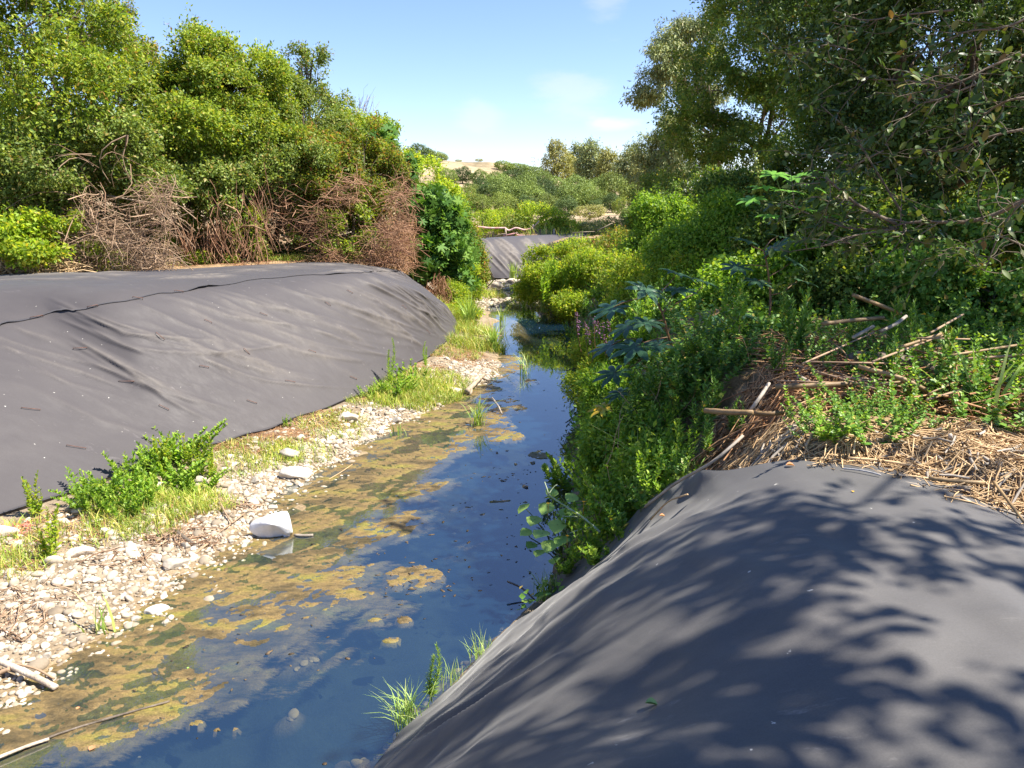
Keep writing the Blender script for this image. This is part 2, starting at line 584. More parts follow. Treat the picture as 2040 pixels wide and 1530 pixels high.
def tarp_mat(name, base, dust_highlight, seed):
    m, nt, out = new_mat(name)
    g = pos(nt)
    mp = nd(nt, 'ShaderNodeMapping')
    mp.inputs['Location'].default_value = (seed, seed * 2, 0)
    nt.links.new(g, mp.inputs[0])
    big = noise_tex(nt, .55, 4, .55, vec=mp.outputs[0])
    col = ramp(nt, big, [(.3, base), (.7, dust_highlight)])
    # dried splashes and scuffs
    st = nd(nt, 'ShaderNodeMapping')
    st.inputs['Rotation'].default_value = (0, 0, .6)
    st.inputs['Scale'].default_value = (1.0, 3.2, 1.6)
    nt.links.new(mp.outputs[0], st.inputs[0])
    sc = noise_tex(nt, 3.4, 7, .7, vec=st.outputs[0])
    ms = noise_tex(nt, .8, 2, .5, vec=mp.outputs[0])
    k = nd(nt, 'ShaderNodeMath', operation='MULTIPLY')
    nt.links.new(ramp(nt, sc, [(.6, (0, 0, 0)), (.74, (1, 1, 1))]), k.inputs[0])
    nt.links.new(ramp(nt, ms, [(.42, (0, 0, 0)), (.62, (.7, .7, .7))]), k.inputs[1])
    col = mixc(nt, col, tuple(min(1, c * 2.2 + .03) for c in dust_highlight), k.outputs[0])
    # bird lime and grit specks
    vo = nd(nt, 'ShaderNodeTexVoronoi', feature='F1')
    vo.inputs['Scale'].default_value = 5.5
    vo.inputs['Randomness'].default_value = 1.0
    ds = nd(nt, 'ShaderNodeTexNoise')
    ds.inputs['Scale'].default_value = 40
    nt.links.new(mp.outputs[0], ds.inputs['Vector'])
    dv = nd(nt, 'ShaderNodeVectorMath', operation='MULTIPLY_ADD')
    nt.links.new(ds.outputs['Color'], dv.inputs[0])
    dv.inputs[1].default_value = (.05, .05, .05)
    nt.links.new(mp.outputs[0], dv.inputs[2])
    nt.links.new(dv.outputs[0], vo.inputs['Vector'])
    col = mixc(nt, col, (.55, .53, .48), ramp(nt, vo.outputs['Distance'], [(.02, (.8,) * 3), (.05, (0, 0, 0))]))
    at = nd(nt, 'ShaderNodeAttribute', attribute_name='dusty_highlight')  # tan on the fold crests: dust lines with crease highlights painted in
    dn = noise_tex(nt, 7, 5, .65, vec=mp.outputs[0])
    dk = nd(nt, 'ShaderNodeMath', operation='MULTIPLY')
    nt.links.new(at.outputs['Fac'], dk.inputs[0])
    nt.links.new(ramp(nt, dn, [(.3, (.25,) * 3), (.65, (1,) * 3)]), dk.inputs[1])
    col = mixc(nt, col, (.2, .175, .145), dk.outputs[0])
    fine = noise_tex(nt, 160, 3, .6, vec=mp.outputs[0])
    col = mixc(nt, col, ramp(nt, fine, [(.3, (.86,) * 3), (.7, (1.12,) * 3)]), 1.0, 'MULTIPLY')
    p = nd(nt, 'ShaderNodeBsdfPrincipled', i_Roughness=.7)
    p.inputs['Specular IOR Level'].default_value = .42
    p.inputs['Sheen Weight'].default_value = .12
    p.inputs['Sheen Roughness'].default_value = .4
    nt.links.new(col, p.inputs['Base Color'])
    nt.links.new(ramp(nt, sc, [(.3, (.6,) * 3), (.75, (.78,) * 3)]), p.inputs['Roughness'])
    b = nd(nt, 'ShaderNodeBump', i_Strength=.12, i_Distance=.01)
    bn = noise_tex(nt, 14, 4, .6, vec=mp.outputs[0])
    nt.links.new(bn, b.inputs['Height'])
    nt.links.new(b.outputs[0], p.inputs['Normal'])
    nt.links.new(p.outputs[0], out.inputs[0])
    return m


TM = tarp_mat('rubber_sheet', (.044, .0395, .0425), (.058, .052, .053), 3.1)
TM2 = tarp_mat('rubber_sheet_near', (.062, .06, .0595), (.085, .08, .076), 17.7)


def sheet(name, S, mat, hem=.05, dust_highlight=None):
    """an open grid as a sheet with a turned-down rim so its edge has thickness"""
    n, m = S.shape[:2]
    V = S.reshape(-1, 3)
    F = grid_faces(n, m)
    idx = np.arange(n * m).reshape(n, m)
    rim = np.concatenate([idx[0, :], idx[1:, -1], idx[-1, ::-1][1:], idx[::-1, 0][1:-1]])
    low = V[rim] - np.array([0, 0, hem])
    V2 = np.concatenate([V, low])
    b = n * m
    k = len(rim)
    q = np.arange(k)
    q2 = (q + 1) % k
    F2 = np.stack([rim[q], rim[q2], b + q2, b + q], -1)
    me = np_mesh(name, V2, np.concatenate([F, F2]), mat)
    at = me.attributes.new('dusty_highlight', 'FLOAT', 'POINT')
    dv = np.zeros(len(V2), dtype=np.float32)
    if dust_highlight is not None:
        dv[:n * m] = dust_highlight.ravel()
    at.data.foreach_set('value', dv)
    return link_mesh(name, me)


TARP_PTS = []

# --- left bank
cb = [np.array([-8.6, 1.5, .25]), P(0, 1025, .25), P(300, 930, .25), P(440, 880, .25), P(600, 830, .25), P(760, 765, .25), P(850, 710, .25), P(897, 672, .25), P(915, 650, .25)]
cc = [np.array([-10.6, 4.0, 2.2]), np.array([-8.3, 8.9, 2.2]), P(0, 588, 2.2), P(200, 585, 2.2), P(400, 570, 2.15), P(590, 560, 2.07), P(740, 552, 1.98), P(830, 578, 1.55), P(880, 602, 1.0)]
ct = [np.array([-13, 7.2, 2.15]), np.array([-11, 11.3, 2.15]), P(0, 548, 2.15), P(200, 543, 2.15), P(360, 537, 2.12), P(520, 528, 2.05), P(650, 523, 2.0), P(740, 531, 1.95), P(800, 540, 1.8)]
net = []
for b_, c_, t_ in zip(cb, cc, ct):
    r1 = b_ * .66 + c_ * .34 + np.array([0, 0, .02])
    r2 = b_ * .3 + c_ * .7 + np.array([0, 0, .05])
    c3 = c_ * .93 + t_ * .07
    t1 = c_ * .5 + t_ * .5 + np.array([0, 0, .03])
    net.append([b_, r1, r2, c3, t1, t_])
net = np.array(net)
NU, NV = 420, 200
S = catmull(catmull(net, NU, 0), NV, 1)
uu, vv = np.meshgrid(np.linspace(0, 1, NU), np.linspace(0, 1, NV), indexing='ij')
nrm = normals(S)
lines = []
r_ = np.random.default_rng(21)
for k in range(150):       # folds that hang down the slope, closer together towards the far end
    u0 = .14 + .84 * r_.random() ** .75
    v0 = r_.uniform(.3, .62)
    ln = r_.uniform(.1, .34)
    sl_ = r_.uniform(.1, .35) * (1.15 - u0)
    pts = [(u0, v0), (u0 + sl_ * ln * 1.1, v0 - ln * .5), (u0 + sl_ * ln * 2.6, v0 - ln)]
    lines.append((pts, r_.uniform(.0018, .004), r_.uniform(.01, .026)))
for k in range(60):       # long flat folds along the top
    u0 = r_.uniform(.1, .9)
    v0 = r_.uniform(.64, .95)
    ln = r_.uniform(.05, .16)
    lines.append(([(u0, v0), (u0 + ln * .5, v0 + r_.uniform(-.02, .02)), (u0 + ln, v0 + r_.uniform(-.05, .05))], r_.uniform(.004, .009), r_.uniform(.014, .035)))
for (a, b, c, w, h) in [((.30, .56), (.36, .40), (.47, .32), .003, .03), ((.43, .57), (.50, .42), (.58, .33), .004, .03), ((.34, .36), (.45, .28), (.56, .27), .004, .026),
                        ((.18, .42), (.25, .30), (.30, .22), .0035, .03), ((.5, .36), (.56, .22), (.62, .12), .004, .035), ((.62, .5), (.7, .3), (.78, .16), .0035, .03),
                        ((.72, .52), (.8, .34), (.88, .2), .0035, .03), ((.82, .5), (.88, .3), (.94, .14), .003, .03)]:
    lines.append(([a, b, c], w, h))
h = creases(S, uu, vv, lines)
h_cr = h.copy()
edge = np.minimum(np.minimum(vv, 1 - vv) * 9, 1)
h = h * np.clip(edge + .25, 0, 1) + .022 * fbm(S, .3, 2) * edge + .004 * fbm(S, 1.3, 2) * edge
S = S + nrm * h[..., None]
S[:, 0, 2] += .03 * np.sin(np.linspace(0, 60, NU)) * np.sin(np.linspace(0, 23, NU))
SX_, SY_ = proj(S)
seam_px = [-2000, -200, 0, 100, 200, 300, 400, 500, 620, 740, 800, 900]
seam_py = [1200, 720, 655, 626, 610, 592, 576, 559, 549, 543, 541, 560]
vse = np.zeros(NU)
for i in range(NU):
    if S[i, 0, 1] < 3:
        vse[i] = .55
        continue
    f = SY_[i] - np.interp(SX_[i], seam_px, seam_py)
    k = np.argmax(f < 0)
    vse[i] = vv[i, k] if f.min() < 0 else .97
vse = np.convolve(np.pad(vse, 6, mode='edge'), np.ones(13) / 13, 'valid')
vse += .004 * np.sin(np.linspace(0, 90, NU)) + .003 * np.sin(np.linspace(0, 33, NU))
sil = np.clip(h_cr / .034, 0, 1) ** 2 * .3  # raised folds lightened: dust that doubles as a painted highlight
left_low = sheet('ground_sheet', S, TM, dust_highlight=sil)
tag(left_low, 'wrinkled dark grey sheet covering the left bank down to its frayed lower hem', 'sheet', 'dark sheets pinned over the banks')
TARP_PTS.append(S.reshape(-1, 3))
NVU = 90
tt = np.linspace(0, 1, NVU)
Su = np.zeros((NU, NVU, 3))
fold_hl_u = np.zeros((NU, NVU))
for i in range(NU):
    v = vse[i] + (1 - vse[i]) * tt
    x = v * (NV - 1)
    k = np.minimum(x.astype(int), NV - 2)
    f = (x - k)[:, None]
    Su[i] = S[i, k] * (1 - f) + S[i, k + 1] * f
    fold_hl_u[i] = sil[i, k] * (1 - f[:, 0]) + sil[i, k + 1] * f[:, 0]
nu = normals(Su)
lift = .012 + .05 * np.clip(np.sin(np.linspace(0, 47, NU)) * np.sin(np.linspace(1, 21, NU)) - .35, 0, 1)[:, None] * np.exp(-tt * 16)[None]
Su = Su + nu * lift[..., None]
left_up = sheet('ground_sheet', Su[(np.linspace(0, NU - 1, NU)).astype(int)], TM, hem=.006, dust_highlight=fold_hl_u * 1.6)
tag(left_up, 'upper grey sheet overlapping along a wavy seam on top of the left bank', 'sheet', 'dark sheets pinned over the banks')
S_left, N_left = S, nrm

# --- near right bank
rows = [
    [P(1097, 1150, .05), P(1200, 1084, .5), P(1340, 964, 1.36), P(1450, 936, 1.76), P(1580, 919, 1.9), P(1800, 948, 1.9), P(2040, 1035, 1.84), P(2400, 1160, 1.75)],
    [P(1093, 1194, .12), P(1200, 1114, .74), P(1345, 1022, 1.42), P(1450, 975, 1.77), P(1580, 945, 1.93), P(1800, 976, 1.94), P(2040, 1062, 1.88), P(2400, 1200, 1.8)],
    [P(1000, 1262, .1), P(1090, 1208, .7), P(1230, 1122, 1.32), P(1400, 1055, 1.74), P(1600, 1015, 1.96), P(1850, 1060, 1.99), P(2110, 1160, 1.95), P(2480, 1330, 1.87)],
    [P(850, 1422, .1), P(960, 1365, .72), P(1130, 1275, 1.3), P(1350, 1190, 1.73), P(1620, 1150, 1.95), P(1950, 1200, 1.99), P(2260, 1320, 1.96), P(2680, 1530, 1.9)],
    [P(745, 1532, .1), P(860, 1505, .72), P(1050, 1440, 1.27), P(1320, 1370, 1.69), P(1650, 1330, 1.92), P(2050, 1360, 1.97), P(2450, 1480, 1.95), P(2950, 1740, 1.9)],
    [(-1.3, 2.6, .1), (-.88, 2.35, .7), (-.42, 2.0, 1.25), (.0, 1.68, 1.65), (.5, 1.4, 1.88), (1.15, 1.2, 1.95), (1.9, 1.0, 1.93), (2.7, .55, 1.88)],
    [(-1.8, .2, .1), (-1.25, .1, .7), (-.75, 0, 1.25), (-.25, -.2, 1.65), (.3, -.4, 1.83), (1.1, -.5, 1.88), (2.1, -.6, 1.88), (3.1, -.7, 1.86)],
    [(-2.1, -2.5, .1), (-1.5, -2.5, .7), (-.9, -2.5, 1.25), (-.35, -2.5, 1.65), (.2, -2.5, 1.83), (1.1, -2.5, 1.88), (2.2, -2.5, 1.88), (3.3, -2.5, 1.86)],
]
net = np.array([[np.asarray(q, dtype=float) for q in r] for r in rows])
NR, NC = 300, 260
S2 = catmull(catmull(net, NR, 0), NC, 1)
rr, cc2 = np.meshgrid(np.linspace(0, 1, NR), np.linspace(0, 1, NC), indexing='ij')
n2 = normals(S2)
lines = []
r_ = np.random.default_rng(33)
for (pts, w, a) in [([(.19, .44), (.24, .36), (.30, .25), (.36, .1)], .012, .045),
                    ([(.33, .36), (.42, .25), (.5, .12), (.55, .03)], .0035, .03),
                    ([(.45, .30), (.53, .16), (.58, .04)], .009, .06),
                    ([(.17, .34), (.20, .24), (.24, .1)], .009, .03)]:
    lines.append((pts, w, a))
for k in range(16):
    a0 = r_.uniform(.18, .6)
    b0 = r_.uniform(.1, .45)
    ln = r_.uniform(.06, .18)
    lines.append(([(a0, b0), (a0 + ln * .5, b0 - ln * .5), (a0 + ln, b0 - ln * .9)], r_.uniform(.006, .012), r_.uniform(.004, .014)))
h = creases(S2, rr, cc2, lines)
S2 = S2 + n2 * (h + .02 * fbm(S2, .5, 3) + .004 * fbm(S2, 2.2, 2))[..., None]
near = sheet('ground_sheet', S2, TM2, hem=.02, dust_highlight=np.clip(h / .05, 0, 1) ** 2 * .35)  # fold tops paler here too, dust and painted highlight together
tag(near, 'smooth dark sheet dappled with leaf shadow over the mound in the near corner', 'sheet', 'dark sheets pinned over the banks')
TARP_PTS.append(S2.reshape(-1, 3))

# --- far bank
rows = []
for (b_, t_, k_) in [(P(985, 553, .15), P(948, 479, 1.7), P(948, 476, 1.72)), (P(1010, 554, .15), P(990, 476, 1.72), P(985, 472.5, 1.75)), (P(1045, 552, .2), P(1050, 473, 1.72), P(1060, 468.5, 1.75)),
                     (P(1085, 548, .2), P(1120, 469, 1.72), P(1140, 464.5, 1.75)), (P(1130, 543, .2), P(1190, 465, 1.72), P(1220, 460.5, 1.75)), (P(1180, 538, .2), P(1270, 462, 1.72), P(1300, 458, 1.74))]:
    rows.append([b_, b_ * .7 + t_ * .3, b_ * .4 + t_ * .6 + np.array([0, 0, .05]), t_, k_])
net = np.array(rows)
S3 = catmull(catmull(net, 150, 0), 70, 1)
u3, v3 = np.meshgrid(np.linspace(0, 1, 150), np.linspace(0, 1, 70), indexing='ij')
lines = []
for k in range(40):
    u0 = r_.uniform(-.05, .6)
    v0 = r_.uniform(.4, .8)
    ln = r_.uniform(.2, .6)
    lines.append(([(u0, v0), (u0 + ln * .16, v0 - ln * .5), (u0 + ln * .36, v0 - ln)], r_.uniform(.006, .012), r_.uniform(.02, .08)))
c3_ = creases(S3, u3, v3, lines)
S3 = S3 + normals(S3) * c3_[..., None]
far = sheet('ground_sheet', S3, TM, dust_highlight=np.clip(c3_ / .05, 0, 1) ** 2 * .6)  # pleat crests get the same dust and painted highlight
tag(far, 'small grey pleated sheet on the far bank where the stream bends away', 'sheet', 'dark sheets pinned over the banks')
TARP_PTS.append(S3.reshape(-1, 3))
TARP_PTS = np.concatenate(TARP_PTS)

# ------------------------------------------------------------------ ground sheet
YL = [-6, 0, 2, 3.5, 4.73, 5.59, 6.86, 7.57, 8.92, 10.32, 12.34, 14.35, 16.25, 19, 21.94, 24, 26.5, 29.5, 34.4, 40, 60]
XL = [-7, -5.6, -4.9, -4.2, -3.75, -3.39, -3.04, -2.88, -2.7, -2.35, -1.47, -.6, -.22, -.35, -.52, -.8, -1.0, -1.2, -1.2, -2, -12]
YR = [-6, 0, 2.6, 3.99, 4.51, 5.51, 6.17, 8.27, 11.31, 14, 17.4, 21.94, 25.2, 29.5, 34.4, 40, 60]
XR = [-2.6, -1.9, -1.35, -.88, -.6, -.08, .32, .7, 1.04, 1.35, 1.6, 1.8, 1.0, .5, .1, -.5, -10]
YT = [-6, 1.5, 7.34, 7.9, 8.8, 9.8, 11.03, 13.13, 15.6, 19.5, 22, 60]
XT = [-11, -8.6, -5.46, -5.03, -4.54, -4.04, -3.26, -2.38, -1.83, -1.4, -1.5, -14]


def ground_z(x, y):
    xl, xr, xt = np.interp(y, YL, XL), np.interp(y, YR, XR), np.interp(y, YT, XT)
    P3 = np.stack([x, y, np.zeros_like(x)], -1)
    w1 = .12 * fbm(P3, .5, 3)
    xl = xl + w1 * .9
    s = (x - xl) / np.maximum(xr - xl, .1)
    bed = -np.interp(s, [0, .12, .28, .36, .5, .85, 1], [0, .03, .07, .15, .4, .42, .0]) + .02 * fbm(P3, 1.6, 3)
    bed = np.where(y > 24, np.maximum(bed, -.12), bed)
    nb = 0
    for (bx, by, rx, ry) in ((-1.78, 5.35, .34, .6), (-1.45, 6.15, .26, .45), (-1.05, 4.05, .3, .22), (-1.65, 4.7, .25, .35)):
        nb = np.maximum(nb, np.exp(-((x - bx) / rx) ** 2 - ((y - by) / ry) ** 2))
    nb = sm(nb * 1.35 + .2 * fbm(P3, .9, 3) - .3)
    bed = bed * (1 - nb) + nb * np.minimum(-.14 + .03 * fbm(P3, 1.2, 3), -.06)
    t = (xl - x) / np.maximum(xl - xt, .2)
    tt_ = np.clip(t, 0, 1)
    zl = .25 * tt_ ** .8 + .025 * fbm(P3, 1.1, 3) * np.clip(t * 4, 0, 1) + np.clip((xt - x) * .8, 0, 1.8)
    dr = x - xr
    zr = np.interp(dr, [0, .12, 1.25, 2.0, 50], [0, .15, 1.8, 1.97, 2.0]) + .03 * fbm(P3, .8, 3) * np.clip(dr, 0, 1)
    z = np.where(x < xl, zl, np.where(x > xr, zr, bed))
    for (bx, by, rx, ry, hh) in ((.6, 25.8, 1.0, .9, .22), (-.1, 31.3, 1.6, 1.2, .26), (-.9, 27.5, .6, 1.5, .12)):
        e = np.exp(-((x - bx) / rx) ** 2 - ((y - by) / ry) ** 2)
        z = np.where(e > .12, np.maximum(z, hh * e - .06), z)
    return z


def axis(lo, hi, dlo, dhi, step, grow=1.12):
    a = list(np.arange(dlo, dhi, step))
    s, p = step, dhi
    while p < hi:
        a.append(p)
        s *= grow
        p += s
    a.append(hi)
    s, p = step * grow, dlo - step * grow
    while p > lo:
        a.insert(0, p)
        s *= grow
        p -= s
    a.insert(0, lo)
    return np.array(a)


gx = axis(-900, 900, -7, 5, .06)
gy = np.concatenate([axis(-120, 3, 2.9, 3, .06)[:-1], np.arange(3, 15, .06), np.arange(15, 36, .14), axis(36, 1500, 36, 36.5, .3)])
GX, GY = np.meshgrid(gx, gy, indexing='ij')
GZ = ground_z(GX, GY)
# keep the soil under the sheets
cell = .1
ki = np.floor((TARP_PTS[:, 0] + 20) / cell).astype(int)
kj = np.floor((TARP_PTS[:, 1] + 10) / cell).astype(int)
tab = np.full((400, 600), 99.0)
ok = (ki >= 0) & (ki < 400) & (kj >= 0) & (kj < 600)
np.minimum.at(tab, (ki[ok], kj[ok]), TARP_PTS[ok, 2])
for it in range(14):
    t2 = tab.copy()
    for dx in (-1, 0, 1):
        for dy in (-1, 0, 1):
            t2 = np.minimum(t2, np.roll(np.roll(tab, dx, 0), dy, 1) + (.0 if it < 1 else (.11 if dx == 0 or dy == 0 else .15)))
    tab = t2
ii = np.floor((GX + 20) / cell).astype(int)
jj = np.floor((GY + 10) / cell).astype(int)
ins = (ii >= 0) & (ii < 400) & (jj >= 0) & (jj < 600)
lim = np.full(GX.shape, 99.0)
lim[ins] = tab[ii[ins], jj[ins]]
GZ = np.minimum(GZ, lim - .03)


def gz(x, y):
    """soil height at a point (bilinear in the built sheet)"""
    i = np.clip(np.searchsorted(gx, x) - 1, 0, len(gx) - 2)
    j = np.clip(np.searchsorted(gy, y) - 1, 0, len(gy) - 2)
    fx = np.clip((x - gx[i]) / (gx[i + 1] - gx[i]), 0, 1)
    fy = np.clip((y - gy[j]) / (gy[j + 1] - gy[j]), 0, 1)
    return GZ[i, j] * (1 - fx) * (1 - fy) + GZ[i + 1, j] * fx * (1 - fy) + GZ[i, j + 1] * (1 - fx) * fy + GZ[i + 1, j + 1] * fx * fy


def ground_mat():
    m, nt, out = new_mat('soil')
    g = pos(nt)
    sep = nt.nodes.new('ShaderNodeSeparateXYZ')
    nt.links.new(g, sep.inputs[0])
    n_big = noise_tex(nt, .9, 4, .6, vec=g)
    n_mid = noise_tex(nt, 5, 6, .65, vec=g)
    n_fine = noise_tex(nt, 45, 4, .65, vec=g)
    bar = ramp(nt, n_mid, [(.3, (.135, .1, .065)), (.55, (.26, .205, .14)), (.75, (.4, .33, .24))])
    straw = ramp(nt, n_mid, [(.3, (.14, .09, .045)), (.55, (.26, .18, .1)), (.75, (.4, .29, .16))])
    bed = ramp(nt, n_mid, [(.3, (.1, .07, .035)), (.5, (.2, .14, .07)), (.7, (.32, .24, .13))])
    deep = ramp(nt, n_mid, [(.3, (.006, .012, .016)), (.7, (.016, .026, .026))])
    z = sep.outputs[2]

    def step(a, b, src):
        r = nd(nt, 'ShaderNodeMapRange')
        r.inputs['From Min'].default_value = a
        r.inputs['From Max'].default_value = b
        nt.links.new(src, r.inputs['Value'])
        return r.outputs[0]
    zz = nd(nt, 'ShaderNodeMath', operation='MULTIPLY_ADD')
    nt.links.new(n_big, zz.inputs[0])
    zz.inputs[1].default_value = .12
    nt.links.new(z, zz.inputs[2])
    bedc = mixc(nt, deep, bed, step(-.2, -.02, zz.outputs[0]))
    col = mixc(nt, bedc, bar, step(-.02, .05, z))
    col = mixc(nt, col, straw, step(.5, 1.4, z))
    far_c = ramp(nt, n_big, [(.3, (.26, .19, .12)), (.7, (.38, .3, .2))])
    col = mixc(nt, col, far_c, step(45, 70, sep.outputs[1]))
    col = mixc(nt, col, ramp(nt, n_fine, [(.3, (.72,) * 3), (.7, (1.25,) * 3)]), 1.0, 'MULTIPLY')
    p = nd(nt, 'ShaderNodeBsdfPrincipled', i_Roughness=.92)
    p.inputs['Specular IOR Level'].default_value = .2
    nt.links.new(col, p.inputs['Base Color'])
    b = nd(nt, 'ShaderNodeBump', i_Strength=.7, i_Distance=.02)
    nt.links.new(n_fine, b.inputs['Height'])
    nt.links.new(b.outputs[0], p.inputs['Normal'])
    nt.links.new(p.outputs[0], out.inputs[0])
    return m


ground = link_mesh('ground', np_mesh('ground', np.stack([GX, GY, GZ], -1).reshape(-1, 3), grid_faces(len(gx), len(gy))[:, ::-1], ground_mat()))
tag(ground, kind='structure')

# ------------------------------------------------------------------ water


def water_mat():
    m, nt, out = new_mat('stream_water')
    g = pos(nt)
    fr = nd(nt, 'ShaderNodeFresnel')
    ge = nt.nodes.new('ShaderNodeNewGeometry')
    io = nd(nt, 'ShaderNodeMapRange')
    io.inputs['To Min'].default_value = 2.5
    io.inputs['To Max'].default_value = 1 / 2.5
    nt.links.new(ge.outputs['Backfacing'], io.inputs['Value'])
    nt.links.new(io.outputs[0], fr.inputs['IOR'])
    gl = nd(nt, 'ShaderNodeBsdfGlossy', i_Roughness=.02)
    gl.inputs[0].default_value = (.95, .98, 1, 1)
    tr = nd(nt, 'ShaderNodeBsdfTransparent')
    tr.inputs[0].default_value = (.76, .8, .66, 1)
    b = nd(nt, 'ShaderNodeBump', i_Strength=.06, i_Distance=.02)
    mp = nd(nt, 'ShaderNodeMapping')
    mp.inputs['Scale'].default_value = (1.5, .6, 1)
    nt.links.new(g, mp.inputs[0])
    nt.links.new(noise_tex(nt, 5, 3, .5, vec=mp.outputs[0]), b.inputs['Height'])
    nt.links.new(b.outputs[0], fr.inputs['Normal'])
    nt.links.new(b.outputs[0], gl.inputs['Normal'])
    mx = nt.nodes.new('ShaderNodeMixShader')
    nt.links.new(fr.outputs[0], mx.inputs[0])
    # milky turbidity, plus blue painted in to boost the sky's reflection
    df = nd(nt, 'ShaderNodeBsdfDiffuse')
    df.inputs[0].default_value = (.03, .105, .2, 1)
    m0 = nt.nodes.new('ShaderNodeMixShader')
    m0.inputs[0].default_value = .12
    nt.links.new(tr.outputs[0], m0.inputs[1])
    nt.links.new(df.outputs[0], m0.inputs[2])
    nt.links.new(m0.outputs[0], mx.inputs[1])
    nt.links.new(gl.outputs[0], mx.inputs[2])
    nt.links.new(mx.outputs[0], out.inputs[0])
    return m


yy = np.concatenate([np.linspace(-6, 36, 120)])
L_, R_ = np.interp(yy, YL, XL) - .7, np.interp(yy, YR, XR) + .6
ss = np.linspace(0, 1, 14)
W = np.stack([L_[:, None] * (1 - ss) + R_[:, None] * ss, yy[:, None].repeat(14, 1), np.zeros((120, 14))], -1)
water = link_mesh('water', np_mesh('water', W.reshape(-1, 3), grid_faces(120, 14), water_mat()))
tag(water, kind='structure')

# ------------------------------------------------------------------ foliage


def blob(px, py, y, rx, ry=None, rd=None):
    """crown lobe: centre at a pixel and a distance, radii in pixels, depth radius in metres"""
    ry = ry or rx
    c = D(px, py, y)
    k = (c[1] * CP - (c[2] - CAMH) * SP) / FPX
    return c, np.array([rx * k, rd or rx * k, ry * k])


def wblob(x, y, z, rx, ry=None, rz=None):
    return np.array([x, y, z], dtype=float), np.array([rx, ry or rx, rz or rx], dtype=float)


def foliage(mb, blobs, n, tmpl=KITE, ll=.07, lw=.5, clus=9, up=.5, outw=.75, rnd=.6, shell=.6, gap=-.35, gf=.55, lump=.22, lf=.5, droop=.25,
            twig=.14, seed=0, cull=.6, zmin=None):
    r = np.random.default_rng(seed)
    C = np.array([b[0] for b in blobs])
    Rr = np.array([b[1] for b in blobs])
    w = (Rr.prod(1)) ** (2 / 3)
    nc = int(n / clus * 1.6)
    bi = r.choice(len(blobs), nc, p=w / w.sum())
    d = rand_dirs(nc, r)
    p0 = C[bi] + d * Rr[bi]
    lm = 1 + lump * N2(p0 + seed * 1.7, lf) + .5 * lump * N3(p0 + seed, lf * 2.6)
    f = (shell + (1 - shell) * r.random(nc) ** .5) * lm
    f = np.where(r.random(nc) < .1, f * r.uniform(1.05, 1.3, nc), f)      # stray shoots
    p = C[bi] + d * Rr[bi] * f[:, None]
    keep = (N4(p + seed * 3.1, gf) + .5 * N1(p, gf * 2.3)) > gap
    for c, q in zip(C, Rr):
        dist = np.linalg.norm((p - c) / q, axis=1)
        keep &= ~((dist < cull) & (f > 0))
    if zmin is not None:
        keep &= p[:, 2] > zmin
    p, d, bi = p[keep], d[keep], bi[keep]
    m = len(p)
    if m > n / clus:
        k = r.permutation(m)[: int(n / clus)]
        p, d, bi = p[k], d[k], bi[k]
        m = len(p)
    ax = norm(d + .7 * rand_dirs(m, r) + np.array([0, 0, .25]))        # twig axis
    t = r.random((m, clus, 1))
    pos_ = p[:, None] + ax[:, None] * (t - .5) * twig * 2 + r.normal(size=(m, clus, 3)) * twig * .28
    ld = norm(ax[:, None] * .8 + r.normal(size=(m, clus, 3)) * .75 + np.array([0, 0, -droop]))
    ln = norm(np.array([0, 0, up]) + d[:, None] * outw + r.normal(size=(m, clus, 3)) * rnd)
    pos_, ld, ln = pos_.reshape(-1, 3), ld.reshape(-1, 3), ln.reshape(-1, 3)
    s = ll * r.uniform(.45, 1.4, len(pos_))
    V, F = instances(tmpl[0], tmpl[1], pos_, frames(ld, ln), np.stack([s * lw, s, s * .6], -1))
    mb.add(V, F)
    return p, ax


def bend(a, b, n=7, sag=0.1, r=None):
    r = r or rng
    a, b = np.asarray(a, dtype=float), np.asarray(b, dtype=float)
    t = np.linspace(0, 1, n)[:, None]
    L = np.linalg.norm(b - a)
    off = r.normal(size=3) * L * sag
    off2 = r.normal(size=3) * L * sag * .4
    return a + (b - a) * t + off * np.sin(t * math.pi) + off2 * np.sin(t * 2 * math.pi)


def limbs(mb, base, blobs, r0=.12, twigs=6, seed=0, stems=1, spread=.3):
    r = np.random.default_rng(seed + 500)
    C = np.array([b[0] for b in blobs])
    top = C.mean(0)
    base = np.asarray(base, dtype=float)
    for s in range(stems):
        b0 = base + np.array([r.uniform(-1, 1), r.uniform(-1, 1), 0]) * spread * (stems > 1)
        b0[2] -= .25
        fork = b0 + (top + r.normal(size=3) * .4 - b0) * .55
        path = bend(b0, fork, 8, .06, r)
        mb.tube(path, np.linspace(r0, r0 * .6, 8), 8)
        for q, (c, rad) in enumerate(blobs):
            if q % stems != s:
                continue
            pth = bend(fork, c, 7, .1, r)
            mb.tube(pth, np.linspace(r0 * .55, r0 * .16, 7), 6)
            for k in range(twigs):
                d = rand_dirs(1, r)[0]
                d[2] = abs(d[2]) * .6 + .1
                st = pth[r.integers(3, 7)]
                mb.tube(bend(st, c + d * rad * r.uniform(.75, 1.05), 5, .08, r), np.linspace(r0 * .14, r0 * .03, 5), 4, cap=False)


LEAF_N, LEAF_S = 1.95, 1.0


def split_lobes(blobs, seed):
    r = np.random.default_rng(seed + 77)
    out = []
    for c, q in blobs:
        out.append((c, q * .86))
        for k in range(4):
            d = rand_dirs(1, r)[0]
            d[2] = abs(d[2]) * .9 - .15
            out.append((c + d * q * r.uniform(.6, .95), q * r.uniform(.26, .5)))
    return out


